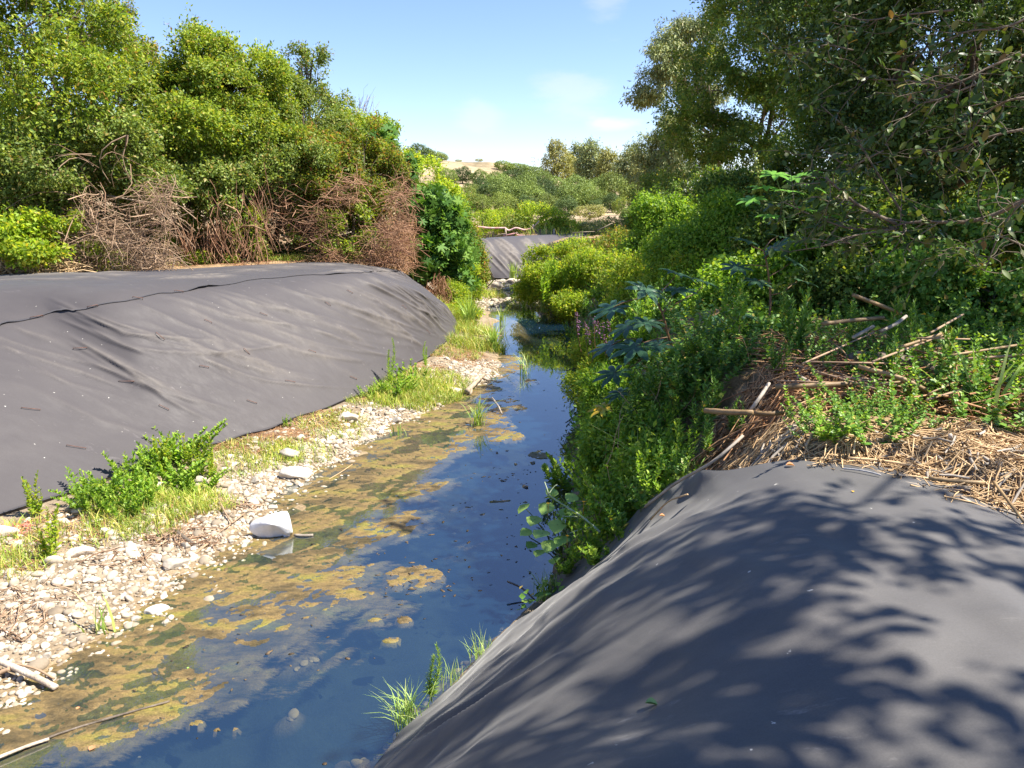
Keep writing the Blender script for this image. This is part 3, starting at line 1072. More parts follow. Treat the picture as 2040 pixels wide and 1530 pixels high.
def tree(name, label, cat, base, blobs, n, mat, seed, group=None, r0=.12, twigs=6, stems=1, bark='bark', extra=None, crown='crown', trunk='trunk', tw=True, **kw):
    root = empty(name, base)
    tag(root, label, cat, group)
    if tw:
        t = MB()
        limbs(t, base, blobs, r0, twigs, seed, stems)
        t.build(trunk, M[bark], root)
    f = MB()
    kw['ll'] = kw.get('ll', .07) * LEAF_S
    foliage(f, split_lobes(blobs, seed), n * LEAF_N, seed=seed, **kw)
    f.build(crown, G[mat], root, smooth=False)
    return root


Q = 1.0
# ---- trees and shrubs behind the left sheet
tree('bank_tree', 'tall yellow-green leafy tree filling the upper left corner', 'tree', (-10.5, 17.5, 2.1),
     [blob(40, 60, 16, 170, 130), blob(190, 60, 17, 90, 90), blob(-100, 200, 16, 190, 190), blob(110, 200, 15.6, 150, 130), blob(235, 185, 17.5, 80, 110), blob(60, -120, 17, 190, 120), blob(-140, -60, 16, 200, 200)],
     62000 * Q, 'bright', 101, ll=.085, r0=.16)
tree('bank_tree', 'thin tree with brownish sparse top behind the tall left corner tree', 'tree', (-11, 21, 2.1),
     [blob(252, 60, 21, 42, 60), blob(225, 120, 21, 70, 70), blob(285, 118, 21.5, 30, 45), blob(215, 10, 21, 40, 50)], 7000 * Q, 'rust', 102, ll=.08, gap=.05, twigs=9, r0=.1)
tree('bank_tree', 'full green tree with the pointed top left of centre on the left bank', 'tree', (-8.5, 20, 2.1),
     [blob(405, 130, 19.5, 78, 72), blob(355, 200, 19, 70, 80), blob(455, 190, 19, 85, 75), blob(520, 150, 20, 55, 50), blob(395, 270, 18.3, 115, 85), blob(500, 270, 19, 85, 85), blob(400, 85, 19.5, 30, 30), blob(330, 300, 18.2, 70, 70)],
     56000 * Q, 'bright', 103, ll=.08, r0=.14)
tree('bank_tree', 'greyish-green airy tree with the rounded reddish top on the left skyline', 'tree', (-6.6, 23, 2.1),
     [blob(615, 150, 22, 55, 62), blob(570, 195, 21.5, 60, 70), blob(650, 215, 22, 52, 62), blob(600, 260, 21, 90, 75), blob(625, 105, 22, 24, 22), blob(680, 275, 21.5, 45, 50)],
     26000 * Q, 'olive', 104, ll=.075, gap=-.12, r0=.11)
tree('bank_tree', 'slender tree closing the gap between corner tree and pointed tree', 'tree', (-10.2, 20.5, 2.1),
     [blob(300, 230, 19, 60, 75), blob(275, 300, 18.5, 60, 60), blob(330, 180, 20, 34, 45)], 12000, 'olive', 134, ll=.075, r0=.08, gap=-.6)
tree('bank_tree', 'low tree filling the skyline notch before the greyish airy tree', 'tree', (-7.2, 22, 2.1),
     [blob(545, 230, 20.5, 55, 65), blob(560, 300, 20, 70, 55), blob(700, 255, 22, 40, 40)], 13000, 'bright', 135, ll=.075, r0=.08, gap=-.6)
tree('bank_shrub', 'dense dark-leaved shrub under the corner tree at the left', 'shrub', (-9.4, 15.4, 2.1),
     [blob(90, 330, 15.2, 120, 75), blob(215, 300, 15.8, 110, 80), blob(10, 400, 14.6, 90, 70), blob(290, 370, 16.5, 75, 65), blob(-90, 380, 14.6, 120, 110)], 42000 * Q, 'olive', 105, ll=.075, r0=.08, stems=3)
tree('bank_shrub', 'low fresh green shrub over fallen branches at the left edge', 'shrub', (-9.9, 14.4, 2.1),
     [blob(30, 455, 14.1, 75, 40), blob(95, 440, 14.3, 50, 36), blob(60, 500, 13.8, 55, 24), blob(-70, 470, 13.9, 80, 60)], 9000 * Q, 'lime', 106, ll=.09, r0=.05, stems=3)
tree('bank_shrub', 'mixed green shrub with rusty leaves in the middle of the left bank', 'shrub', (-6.6, 18.9, 2.05),
     [blob(420, 355, 18.2, 95, 55), blob(510, 350, 18.8, 80, 70), blob(585, 330, 19.2, 80, 65), blob(455, 405, 18, 60, 35)], 30000 * Q, 'olive', 107, ll=.075, r0=.07, stems=3)
tree('bank_shrub', 'rust-tinged shrub on the shoulder of the left bank', 'shrub', (-4.6, 20.5, 2.0),
     [blob(655, 320, 20, 85, 65), blob(725, 305, 20.5, 75, 70), blob(630, 380, 19.4, 75, 45), blob(715, 370, 20, 70, 55), blob(770, 350, 21, 50, 70)], 36000 * Q, 'rust', 108, ll=.075, r0=.07, stems=3, gap=-.2)
tree('bank_shrub', 'small lime-green shrub springing up between dead twigs and dark hollow', 'shrub', tuple(P(330, 536, 2.1)),
     [blob(332, 492, 17.6, 24, 30), blob(318, 512, 17.5, 16, 18)], 1500 * Q, 'lime', 109, ll=.09, r0=.02, stems=2, twigs=3)
tree('bank_shrub', 'pale yellow-green shrub on the brow above the broad-leaved thicket', 'shrub', (-3.4, 23.5, 1.9),
     [blob(800, 330, 23, 65, 40), blob(850, 370, 24, 55, 55), blob(745, 260, 23, 42, 32), blob(890, 420, 25, 38, 55)], 22000 * Q, 'lime', 110, ll=.08, r0=.06, stems=3)
root = tree('castor_thicket', 'thicket of star-shaped broad green leaves at the corner of the left bank', 'shrub', (-2.6, 22.6, 1.6),
            [blob(850, 430, 22.3, 55, 60), blob(880, 500, 22, 50, 55), blob(835, 520, 21.6, 42, 45), blob(905, 555, 22.2, 35, 38)], 2100 * Q, 'deep', 111, tmpl=PALM5, ll=.19, lw=1.0, clus=3, twig=.2, r0=.06, stems=3, up=.5, outw=.8, rnd=.35, gap=-.6, crown='broad_leaves')
f = MB()
foliage(f, [blob(865, 440, 23, 60, 75), blob(900, 520, 23, 48, 60), blob(800, 470, 22.5, 35, 60), blob(925, 470, 24.5, 28, 60)], 16000 * Q, seed=112, ll=.075, gap=-.5)
f.build('small_leaves', G['deep'], root, smooth=False)
tree('bank_shrub', 'dark broad-leaved castor shoots standing above the rusty shrub', 'shrub', (-4.2, 22.8, 2.0),
     [blob(748, 300, 22, 32, 36), blob(700, 330, 21.5, 26, 26), blob(790, 345, 22, 30, 30)], 650 * Q, 'deep', 113, tmpl=PALM5, ll=.2, lw=1.0, clus=3, twig=.2, r0=.04, stems=3, up=.6, outw=.7, rnd=.35, gap=-.9)
tree('waterside_shrub', 'bright green shrub trailing down to the waterline below the thicket', 'shrub', tuple(P(925, 625, .2)),
     [blob(905, 590, 21.5, 28, 26), blob(940, 570, 23, 24, 40), blob(925, 620, 20.8, 26, 18), blob(900, 628, 20.4, 16, 16)], 12000 * Q, 'lime', 114, ll=.06, r0=.03, stems=3, twigs=2)
tree('waterside_shrub', 'yellowing shrub leaning over the gravel beside the far sheet', 'shrub', tuple(P(955, 560, .3)),
     [blob(948, 520, 27, 22, 38), blob(935, 480, 27, 24, 36), blob(962, 552, 28, 14, 18)], 9000 * Q, 'rust', 115, ll=.07, r0=.03, stems=3, twigs=2)
tree('bank_shrub', 'loose green sprays hanging in front of the leftmost twig heap', 'shrub', (-8.8, 15.6, 2.1),
     [blob(150, 420, 15.2, 40, 22), blob(235, 395, 15.4, 45, 20), blob(275, 440, 15.6, 26, 16), blob(180, 500, 15, 26, 14), blob(120, 505, 14.8, 30, 16), blob(245, 515, 15.2, 22, 12), blob(310, 400, 16.4, 30, 30)], 2400, 'bright', 131, ll=.08, r0=.02, stems=3, twigs=2, gap=.0)
tree('bank_shrub', 'loose green sprays scattered over the reddish brush heap', 'shrub', (-5.2, 19.3, 2.05),
     [blob(600, 420, 19, 30, 16), blob(660, 445, 19, 26, 20), blob(715, 430, 19.3, 36, 18), blob(640, 490, 18.8, 22, 16), blob(735, 480, 19.2, 30, 26), blob(585, 480, 18.8, 20, 22), blob(770, 505, 19.8, 26, 18), blob(690, 500, 18.9, 26, 14)], 2600, 'bright', 132, ll=.08, r0=.02, stems=3, twigs=2, gap=.0)
tree('bank_shrub', 'green shoots climbing through the hanging vines in the hollow', 'shrub', (-7.2, 17.9, 2.1),
     [blob(455, 470, 17.6, 24, 30), blob(400, 520, 17.5, 24, 14), blob(470, 515, 17.7, 24, 16), blob(520, 500, 18.2, 22, 20), blob(500, 440, 18.2, 20, 20), blob(380, 440, 17.8, 18, 20)], 3800, 'bright', 133, ll=.08, r0=.02, stems=3, twigs=2, gap=-.1)
for k, (lab, bl, mt, sd) in enumerate([
    ('shaded backdrop thicket behind the leftmost twig heap', [blob(60, 330, 18.5, 150, 120), blob(200, 380, 18.5, 120, 130), blob(-80, 300, 18, 150, 160), blob(150, 480, 17.5, 160, 60)], 'olive', 121),
    ('shaded backdrop thicket behind the dark hollow and hanging vines', [blob(330, 400, 20.5, 90, 110), blob(440, 420, 21, 110, 110), blob(380, 300, 21.5, 120, 90), blob(470, 500, 20, 100, 40)], 'olive', 122),
    ('shaded backdrop thicket behind the reddish brush heap', [blob(560, 380, 22, 90, 100), blob(660, 420, 22, 100, 100), blob(740, 420, 22, 80, 100), blob(600, 300, 23, 100, 80), blob(660, 495, 21.2, 120, 34)], 'rust', 123)]):
    tree('bank_shrub', lab, 'shrub', (bl[0][0][0], bl[0][0][1], 2.0), bl, 20000, mt, sd, ll=.1, r0=.05, stems=3, twigs=4, gap=-.8)
# leafless shrub against the sky
root = empty('bare_shrub', (-4.3, 25, 2.0))
tag(root, 'leafless grey shrub fanning its twigs against the sky', 'shrub')
b = MB()
r_ = np.random.default_rng(71)
o_ = D(700, 300, 25)
for k in range(34):
    tip = D(700 + r_.uniform(-20, 66), 205 + r_.uniform(-18, 60), 25 + r_.uniform(-.7, .7))
    pth = bend(o_, tip, 8, .08, r_)
    b.tube(pth, np.linspace(.014, .004, 8), 4, cap=False)
    for q in range(3):
        s_ = pth[r_.integers(3, 7)]
        b.tube(bend(s_, s_ + (tip - o_) * .25 + r_.normal(size=3) * .16, 4, .08, r_), [.005, .004, .003, .002], 3, cap=False)
b.build('branches', M['twig'], root)
b = MB()
b.tube(bend((-4.3, 25, 1.8), o_, 6, .05, r_), np.linspace(.06, .03, 6), 6)
b.build('trunk', M['bark'], root)


def twig_pile(label, cat, group, n, cx, cy, rx, ry, y0, dy, mat, seed, rad=(.004, .012), ln=(.3, 1.3), arch=.35, vert=.25, name='brush_pile', down=False):
    r = np.random.default_rng(seed)
    b = MB()
    for k in range(n):
        y = y0 + r.uniform(-dy, dy)
        for _t in range(12):
            qx, qy = r.uniform(-1.1, 1.1), 1 - 2.1 * r.random() ** 1.4
            nn_ = N1(np.array([[qx * 1.3 + seed, qy * 1.1, seed * .7]]), .55)[0] + .5 * N3(np.array([[qx, qy, seed * 1.0]]), 1.5)[0]
            if nn_ > -.15 - .5 * qy + .25 * abs(qx):
                break
        c = D(cx + rx * qx, cy + ry * qy, y)
        L = r.uniform(*ln)
        if down:
            d = norm(np.array([r.normal() * .25, r.normal() * .25, -1]))
        else:
            d = norm(np.array([r.normal(), r.normal() * .6, r.normal() * (vert if r.random() < .6 else 1.2) - .1]))
        p0, p1 = c - d * L / 2, c + d * L / 2
        pth = bend(p0, p1, 6, .12, r)
        pth[:, 2] += arch * L * .3 * np.sin(np.linspace(0, math.pi, 6))
        g = gz(pth[:, 0], pth[:, 1]) + .01
        pth[:, 2] = np.maximum(pth[:, 2], g)
        w = r.uniform(*rad)
        b.tube(pth, np.linspace(w, w * .35, 6), 4, cap=False)
    o = b.build(name, M[mat])
    tag(o, label, cat, group)
    return o


PG = 'brushwood heaps along the left bank'
twig_pile('tangled heap of dead brown twigs under the left shrubs', 'brushwood', PG, 1100, 205, 462, 120, 78, 15.4, .9, 'twig', 1, rad=(.003, .009))
twig_pile('broad heap of reddish dead twigs right of the dark hollow', 'brushwood', PG, 1500, 670, 450, 130, 84, 19.2, 1.0, 'twigred', 2, rad=(.003, .010))
twig_pile('dry straw-coloured heap of broken stalks at the left edge', 'brushwood', PG, 420, 50, 528, 90, 24, 14.4, .5, 'straw', 3, rad=(.005, .016), arch=.1, vert=.1)
twig_pile('low band of rusty cut stalks behind the sheet', 'brushwood', PG, 420, 640, 512, 150, 18, 18.9, .5, 'redstraw', 4, arch=.1, vert=.12, ln=(.2, .8))
twig_pile('hanging curtain of brown vine stems in the dark hollow', 'vines', None, 230, 440, 460, 80, 70, 17.6, .5, 'twigred', 5, ln=(.8, 1.9), down=True, name='hanging_vines', arch=0)
twig_pile('dry brown vine curtain beside the broad-leaved thicket', 'vines', None, 240, 788, 455, 30, 62, 20.6, .4, 'redstraw', 6, ln=(.5, 1.4), down=True, name='hanging_vines', arch=0)
twig_pile('sparse bare branches poking out of the left shrubs', 'branches', None, 90, 130, 400, 150, 90, 14.6, .5, 'twig', 7, ln=(.6, 1.7), name='bare_branches', rad=(.006, .014))
fr_ = twig_pile(None, None, None, 700, 330, 538, 300, 9, 17.6, .7, 'redstraw', 8, ln=(.1, .4), arch=.05, vert=.08, name='dry_litter')
tag(fr_, kind='stuff')
twig_pile('brown dead stems hanging over the shoulder of the left sheet', 'brushwood', PG, 240, 880, 585, 26, 30, 21.2, .4, 'twigred', 9, ln=(.3, .8), down=True, arch=0)

for k, (lab, pts, w) in enumerate([('peeled orange branch lying across the dark hollow', [(480, 452), (505, 450), (525, 458)], .035),
                                   ('grey dead bough slanting through the reddish brush', [(560, 468), (600, 478), (650, 476), (700, 462)], .03),
                                   ('bleached snapped branch on top of the twig heap', [(205, 388), (250, 396), (300, 404)], .02),
                                   ('torn orange trunk strip standing in the hollow', [(362, 420), (366, 460), (370, 500)], .03)]):
    b = MB()
    yy_ = [17.6, 19.2, 15.4, 18.0][k]
    b.tube([D(px, py, yy_) for px, py in pts], np.linspace(w, w * .5, len(pts)), 7)
    tag(b.build('dead_branch', M['cane'] if k in (0, 3) else M['palebark']), lab, 'branch', None)

# ---- right bank: tall trees
tree('river_tree', 'tall small-leaved tree towering over the right bank', 'tree', (9.6, 29, 2.0),
     [blob(1500, 110, 27.6, 105, 120), blob(1420, 180, 28.3, 95, 90), blob(1560, 240, 26.9, 110, 100), blob(1400, 270, 29.0, 85, 60), blob(1480, 20, 28.3, 95, 80), blob(1600, 80, 26.9, 120, 130), blob(1480, 300, 27.6, 95, 60), blob(1350, 230, 29.7, 45, 45), blob(1560, -80, 27.6, 160, 100)],
     62000 * Q, 'mid', 201, ll=.115, r0=.14, twig=.19, bark='bark')
tree('eucalyptus', 'pale drooping eucalyptus whose crown edges the sky at right', 'tree', (12.5, 41, 2.0),
     [blob(1330, 110, 40, 45, 45), blob(1300, 165, 40, 42, 48), blob(1375, 80, 41, 50, 55), blob(1285, 190, 40, 28, 22), blob(1400, 160, 42, 60, 70), blob(1320, 120, 39.5, 30, 30), blob(1400, 40, 41, 40, 30)],
     20000 * Q, 'euca', 202, tmpl=KITE, ll=.2, lw=.28, droop=1.2, twig=.3, r0=.1, gap=-.1, bark='bark')
tree('eucalyptus', 'lower grey-green eucalyptus behind the right bank bushes', 'tree', (9.0, 46, 2.0),
     [blob(1300, 300, 45, 48, 38), blob(1345, 260, 45, 40, 45), blob(1380, 310, 44, 60, 50), blob(1290, 345, 45, 35, 30), blob(1340, 340, 44, 50, 35)], 17000 * Q, 'euca', 203, ll=.2, lw=.28, droop=1.2, twig=.3, r0=.1, gap=-.3, bark='bark')
tree('river_tree', 'dark spreading tree behind the overhanging branches at right', 'tree', (7.2, 13.5, 2.0),
     [blob(1700, 90, 13, 130, 120), blob(1820, 120, 12.5, 150, 150), blob(1960, 150, 12, 150, 170), blob(1740, 260, 12.5, 130, 110), blob(1880, 300, 12, 150, 130), blob(1990, 330, 11.5, 120, 140), blob(1700, -60, 13, 180, 90), blob(1900, -80, 12.5, 200, 120), blob(2120, 150, 12, 180, 250)],
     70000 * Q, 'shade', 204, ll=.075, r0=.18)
tree('river_tree', 'second dark tree further back on the right bank', 'tree', (9.4, 17.5, 2.0),
     [blob(1680, 330, 16.5, 110, 90), blob(1600, 340, 17, 80, 70), blob(1780, 380, 16, 130, 80), blob(1900, 400, 15, 140, 110), blob(1640, 220, 17, 90, 80)], 36000 * Q, 'mid', 205, ll=.08, r0=.12)
tree('river_tree', 'big dense tree closing off the sky in the upper right corner', 'tree', (11.5, 18.5, 2.0),
     [blob(1700, 60, 17, 160, 150), blob(1860, 60, 17, 170, 170), blob(2010, 80, 17, 170, 190), blob(1760, 240, 17, 150, 120), blob(1920, 280, 17, 170, 130), blob(1600, 0, 18, 120, 110), blob(1700, -100, 17, 170, 110), blob(1900, -130, 17, 200, 120), blob(2100, 250, 17, 170, 190)],
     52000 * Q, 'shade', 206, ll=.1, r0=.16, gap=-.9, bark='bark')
# ---- right bank: bushes
tree('bank_bush', 'large bright bush bulging over the water on the right', 'bush', (4.0, 24.5, 1.6),
     [blob(1110, 560, 23.5, 62, 48), blob(1180, 545, 23, 75, 55), blob(1060, 575, 24, 38, 32), blob(1150, 600, 22.6, 80, 40), blob(1235, 590, 22, 70, 55), blob(1090, 520, 25, 45, 30), blob(1170, 505, 25, 70, 30)],
     46000 * Q, 'lime', 211, ll=.075, r0=.06, stems=4, gap=-.5)
tree('bank_bush', 'yellow-green bush with red stems above the overhanging bush', 'bush', (5.2, 25.5, 2.0),
     [blob(1230, 510, 24, 80, 50), blob(1310, 500, 23, 75, 55), blob(1250, 560, 22.5, 60, 40), blob(1330, 455, 24, 65, 40)], 34000 * Q, 'rust', 212, ll=.075, r0=.05, stems=4, gap=-.3)
tree('bank_bush', 'rounded leafy bush below the tall small-leaved tree', 'bush', (4.8, 16.6, 2.0),
     [blob(1340, 440, 17, 80, 50), blob(1420, 430, 16.5, 85, 60), blob(1370, 510, 15.5, 85, 60), blob(1450, 480, 15, 80, 60), blob(1300, 560, 15.5, 70, 50), blob(1470, 390, 16.5, 60, 50)],
     44000 * Q, 'mid', 213, ll=.07, r0=.05, stems=4, gap=-.3)
tree('bank_bush', 'wall of bramble and bindweed leaves in the right middle distance', 'bush', (4.4, 10.6, 2.0),
     [blob(1400, 620, 11.5, 90, 55), blob(1500, 580, 11.5, 110, 70), blob(1620, 560, 11, 110, 75), blob(1330, 660, 11, 70, 45), blob(1730, 540, 10.5, 110, 70), blob(1560, 660, 10, 110, 40)],
     40000 * Q, 'weed', 214, ll=.065, lw=.75, r0=.03, stems=5, gap=-.4, twigs=3)
tree('bank_bush', 'dark bramble mass in deep shade at the right edge', 'bush', (6.4, 9.2, 2.0),
     [blob(1850, 560, 9.6, 120, 80), blob(1980, 600, 9, 130, 90), blob(1900, 680, 8.6, 130, 50), blob(2100, 620, 9, 150, 140), blob(1980, 470, 10, 130, 80)],
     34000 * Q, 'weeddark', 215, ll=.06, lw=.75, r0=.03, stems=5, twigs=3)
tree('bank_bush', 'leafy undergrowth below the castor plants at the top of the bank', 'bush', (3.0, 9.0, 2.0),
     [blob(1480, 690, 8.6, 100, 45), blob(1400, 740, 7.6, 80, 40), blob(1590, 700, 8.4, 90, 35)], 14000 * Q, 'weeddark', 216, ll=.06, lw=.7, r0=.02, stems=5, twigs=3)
tree('waterside_bush', 'dense green weeds falling from the right bank into the stream', 'bush', (1.5, 7.6, 1.2),
     [blob(1225, 800, 9.2, 75, 60), blob(1280, 900, 7.2, 85, 70), blob(1200, 930, 7.4, 60, 60), blob(1260, 1010, 6.4, 70, 55), blob(1190, 1050, 6.4, 55, 50), blob(1330, 830, 7.6, 70, 60)],
     30000 * Q, 'weed', 217, ll=.055, lw=.5, r0=.02, stems=5, twigs=3, gap=-.35)
tree('waterside_bush', 'sunlit willowherb clump at the waterline below the purple flowers', 'bush', tuple(P(1190, 745, .2)),
     [blob(1175, 700, 13, 36, 50), blob(1215, 720, 12, 48, 50), blob(1160, 760, 11.8, 30, 45), blob(1190, 800, 11, 40, 45)],
     13000 * Q, 'lime', 218, ll=.06, lw=.34, r0=.02, stems=5, twigs=3)

tree('bank_bush', 'tall tangle of climbing leaves rising to the sunlit castor plant', 'bush', (4.2, 12.4, 2.0),
     [blob(1370, 520, 13.5, 85, 75), blob(1460, 480, 13, 90, 85), blob(1420, 590, 12, 80, 60), blob(1330, 450, 16, 70, 60), blob(1290, 500, 16, 60, 55)], 34000 * Q, 'weed', 226, ll=.06, lw=.6, r0=.03, stems=5, twigs=4, gap=-.5)
tree('bank_bush', 'high wall of bramble and vine leaves behind the cane heap', 'bush', (5.4, 10.6, 2.0),
     [blob(1570, 480, 12, 100, 90), blob(1680, 470, 11.5, 110, 95), blob(1790, 490, 11, 110, 90), blob(1620, 570, 10.6, 100, 60), blob(1740, 580, 10.2, 100, 60)], 36000 * Q, 'mid', 227, ll=.06, lw=.7, r0=.03, stems=5, twigs=4, gap=-.4)
tree('bank_bush', 'shaded leafy bush rising behind the cane heap under the big dense tree', 'bush', (6.0, 12.0, 2.0),
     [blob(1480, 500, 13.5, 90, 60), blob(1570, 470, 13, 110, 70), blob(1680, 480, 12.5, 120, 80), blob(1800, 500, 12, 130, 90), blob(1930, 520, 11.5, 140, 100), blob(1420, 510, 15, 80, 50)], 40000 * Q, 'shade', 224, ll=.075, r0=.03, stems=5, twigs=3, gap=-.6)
tree('bank_bush', 'broad light-green bush filling the slope behind the large castor plant', 'bush', (3.0, 13.2, 1.6),
     [blob(1290, 620, 13.5, 80, 60), blob(1235, 665, 13, 60, 50), blob(1350, 590, 13.2, 90, 60), blob(1310, 700, 11.8, 80, 45), blob(1410, 560, 13, 100, 60), blob(1270, 560, 15, 80, 50), blob(1400, 660, 11, 80, 45)], 40000 * Q, 'lime', 221, ll=.065, r0=.03, stems=5, twigs=3, gap=-.5)
tree('bank_bush', 'backdrop of mixed bushes closing the gap under the tall small-leaved tree', 'bush', (8.0, 25, 2.0),
     [blob(1400, 400, 26, 130, 75), blob(1530, 420, 25, 130, 85), blob(1660, 420, 23, 140, 100), blob(1800, 430, 20, 150, 110), blob(1320, 400, 30, 70, 55), blob(1950, 430, 16, 150, 120)], 46000 * Q, 'mid', 222, ll=.09, r0=.06, stems=4, twigs=3, gap=-.9)
tree('bank_bush', 'weedy shoulder of the bank between the yellow castor leaf and the cane stub', 'bush', (1.6, 7.0, 1.7),
     [blob(1385, 790, 7.4, 70, 50), blob(1335, 850, 6.8, 65, 50), blob(1440, 750, 7.8, 80, 45), blob(1300, 930, 6.3, 60, 55), blob(1230, 860, 7.8, 70, 60)], 15000 * Q, 'weed', 223, ll=.06, lw=.45, r0=.015, stems=5, twigs=3, gap=-.5)
# creeping leaves over the soil of the right bank
r_ = np.random.default_rng(225)
gcm = MB()
n_ = 26000
yy_ = r_.uniform(5.6, 24, n_)
xx_ = np.interp(yy_, YR, XR) + np.where(r_.random(n_) < .5, r_.uniform(-.05, 1.5, n_), r_.uniform(.8, 6.0, n_))
zz_g = gz(xx_, yy_)
hh_ = .02 + np.abs(r_.normal(size=n_)) * .09
kk_ = (zz_g > .02) & ((yy_ > 6.6) | (xx_ < 1.5))
pp_ = np.stack([xx_, yy_, zz_g + hh_], -1)[kk_]
sz_ = r_.uniform(.04, .1, len(pp_))
V, F = instances(KITE[0], KITE[1], pp_, frames(rand_dirs(len(pp_), r_) * np.array([1, 1, .3]), norm(np.array([-.3, -.1, 1]) + r_.normal(size=(len(pp_), 3)) * .45)), np.stack([sz_ * .7, sz_, sz_ * .5], -1))
gcm.add(V, F)
tag(gcm.build('ground_cover', G['weeddark'], None, False), kind='stuff')

# ------------------------------------------------------------------ the overhanging tree in the right foreground
def leafy_branch(pix, y, w, seed, nleaf, root, mat='ovate'):
    r = np.random.default_rng(seed)
    pts = [D(px, py, y + dy) for px, py, dy in pix]
    pts = catmull(np.array(pts), 14, 0)
    b = MB()
    b.tube(pts, np.linspace(w, w * .35, 14), 7)
    tips = []
    for k in range(18):
        i = r.integers(2, 14)
        d = norm(np.array([r.normal() - .3, r.normal() * .6, r.normal() * .5 - .05]))
        L = r.uniform(.18, .5)
        tw = bend(pts[i], pts[i] + d * L, 6, .1, r)
        b.tube(tw, np.linspace(w * .3, .002, 6), 5, cap=False)
        tips.append(tw)
    br = b.build('branch', M['bark'], root)
    mb = MB()
    for tw in tips:
        n = max(3, int(nleaf / 16))
        t = r.random(n) ** .7 * 5
        i = np.minimum(t.astype(int), 4)
        f = (t - i)[:, None]
        p = tw[i] * (1 - f) + tw[i + 1] * f
        ax = norm(tw[-1] - tw[0])
        d = norm(ax + r.normal(size=(n, 3)) * .8 + np.array([0, 0, -.2]))
        nn = norm(np.array([0, -.3, .8]) + r.normal(size=(n, 3)) * .7)
        s = r.uniform(.05, .095, n)
        V, F = instances(OVATE[0], OVATE[1], p, frames(d, nn), np.stack([s * .52, s, s * .6], -1))
        mb.add(V, F)
    me = mb.mesh('leaves', G[mat], smooth=True)
    o = bpy.data.objects.new('leaves', me)
    COL.objects.link(o)
    o.parent = br
    o.location = (0, 0, 0)
    return br


near_root = empty('overhanging_tree', (6.6, 5.4, 2.0))
tag(near_root, 'near tree at the right edge with big oval leaves hanging over the mound', 'tree')
b = MB()
b.tube(bend((6.6, 5.4, 1.7), (7.4, 4.6, 7.4), 9, .04), np.linspace(.17, .1, 9), 9)
for c in [(4.8, 2.6, 8.6), (6.0, 3.0, 8.6), (7.2, 2.4, 8.8), (6.8, 6.6, 8.4), (8.6, 7.2, 8.6)]:
    b.tube(bend((7.3, 4.7, 6.6), c, 7, .08), np.linspace(.04, .008, 7), 6)
b.build('trunk', M['bark'], near_root)
f = MB()
shade = [wblob(4.4, 2.3, 8.6, .8, .8, .5), wblob(5.3, 3.0, 8.5, .9, .7, .5), wblob(6.2, 2.5, 8.6, .9, .9, .5), wblob(7.1, 3.0, 8.5, .9, .7, .5), wblob(7.9, 2.5, 8.6, .9, .9, .6), wblob(5.2, 1.6, 8.8, .9, .7, .5), wblob(6.6, 1.5, 8.8, .9, .8, .5), wblob(4.2, 1.2, 8.8, .8, .7, .5), wblob(5.9, 3.5, 8.5, .7, .5, .4), wblob(3.7, 1.8, 8.7, .7, .8, .4), wblob(6.3, 2.1, 8.6, .7, .5, .3), wblob(7.1, 2.2, 8.6, .7, .6, .3), wblob(5.6, 2.3, 8.6, .7, .5, .3), wblob(6.8, 1.2, 8.8, .8, .5, .3)]
SHO = np.array([-.65, -.5, 0])
shade = [(c + SHO, q) for c, q in shade]
foliage(f, shade, 9600, tmpl=OVATE, ll=.12, lw=.58, seed=301, twig=.2, gap=-.1, gf=.55, cull=.3, shell=.2)
shade2 = [wblob(6.2, 7.4, 8.4, 1.2, 1.3, .7), wblob(7.6, 6.6, 8.4, 1.2, 1.0, .8), wblob(8.9, 7.6, 8.4, 1.3, 1.4, .9), wblob(9.6, 6.2, 8.2, 1.2, .9, 1.0), wblob(7.4, 9.2, 8.6, 1.5, 1.3, .9), wblob(9.4, 9.8, 8.4, 1.6, 1.5, 1.2), wblob(10.6, 8.0, 8.2, 1.2, 1.3, .9), wblob(8.3, 8.6, 8.7, 1.2, 1.0, .6), wblob(6.6, 6.0, 8.5, .9, .6, .4), wblob(10.4, 9.8, 8.4, 1.4, 1.2, .9)]
shade2 = [(c + SHO * np.array([1, .6, 1]), q) for c, q in shade2]
foliage(f, shade2, 17000, tmpl=OVATE, ll=.12, lw=.58, seed=302, twig=.2, gap=-.3, gf=.5, cull=.3, shell=.2)
f.build('crown', G['ovate'], near_root)
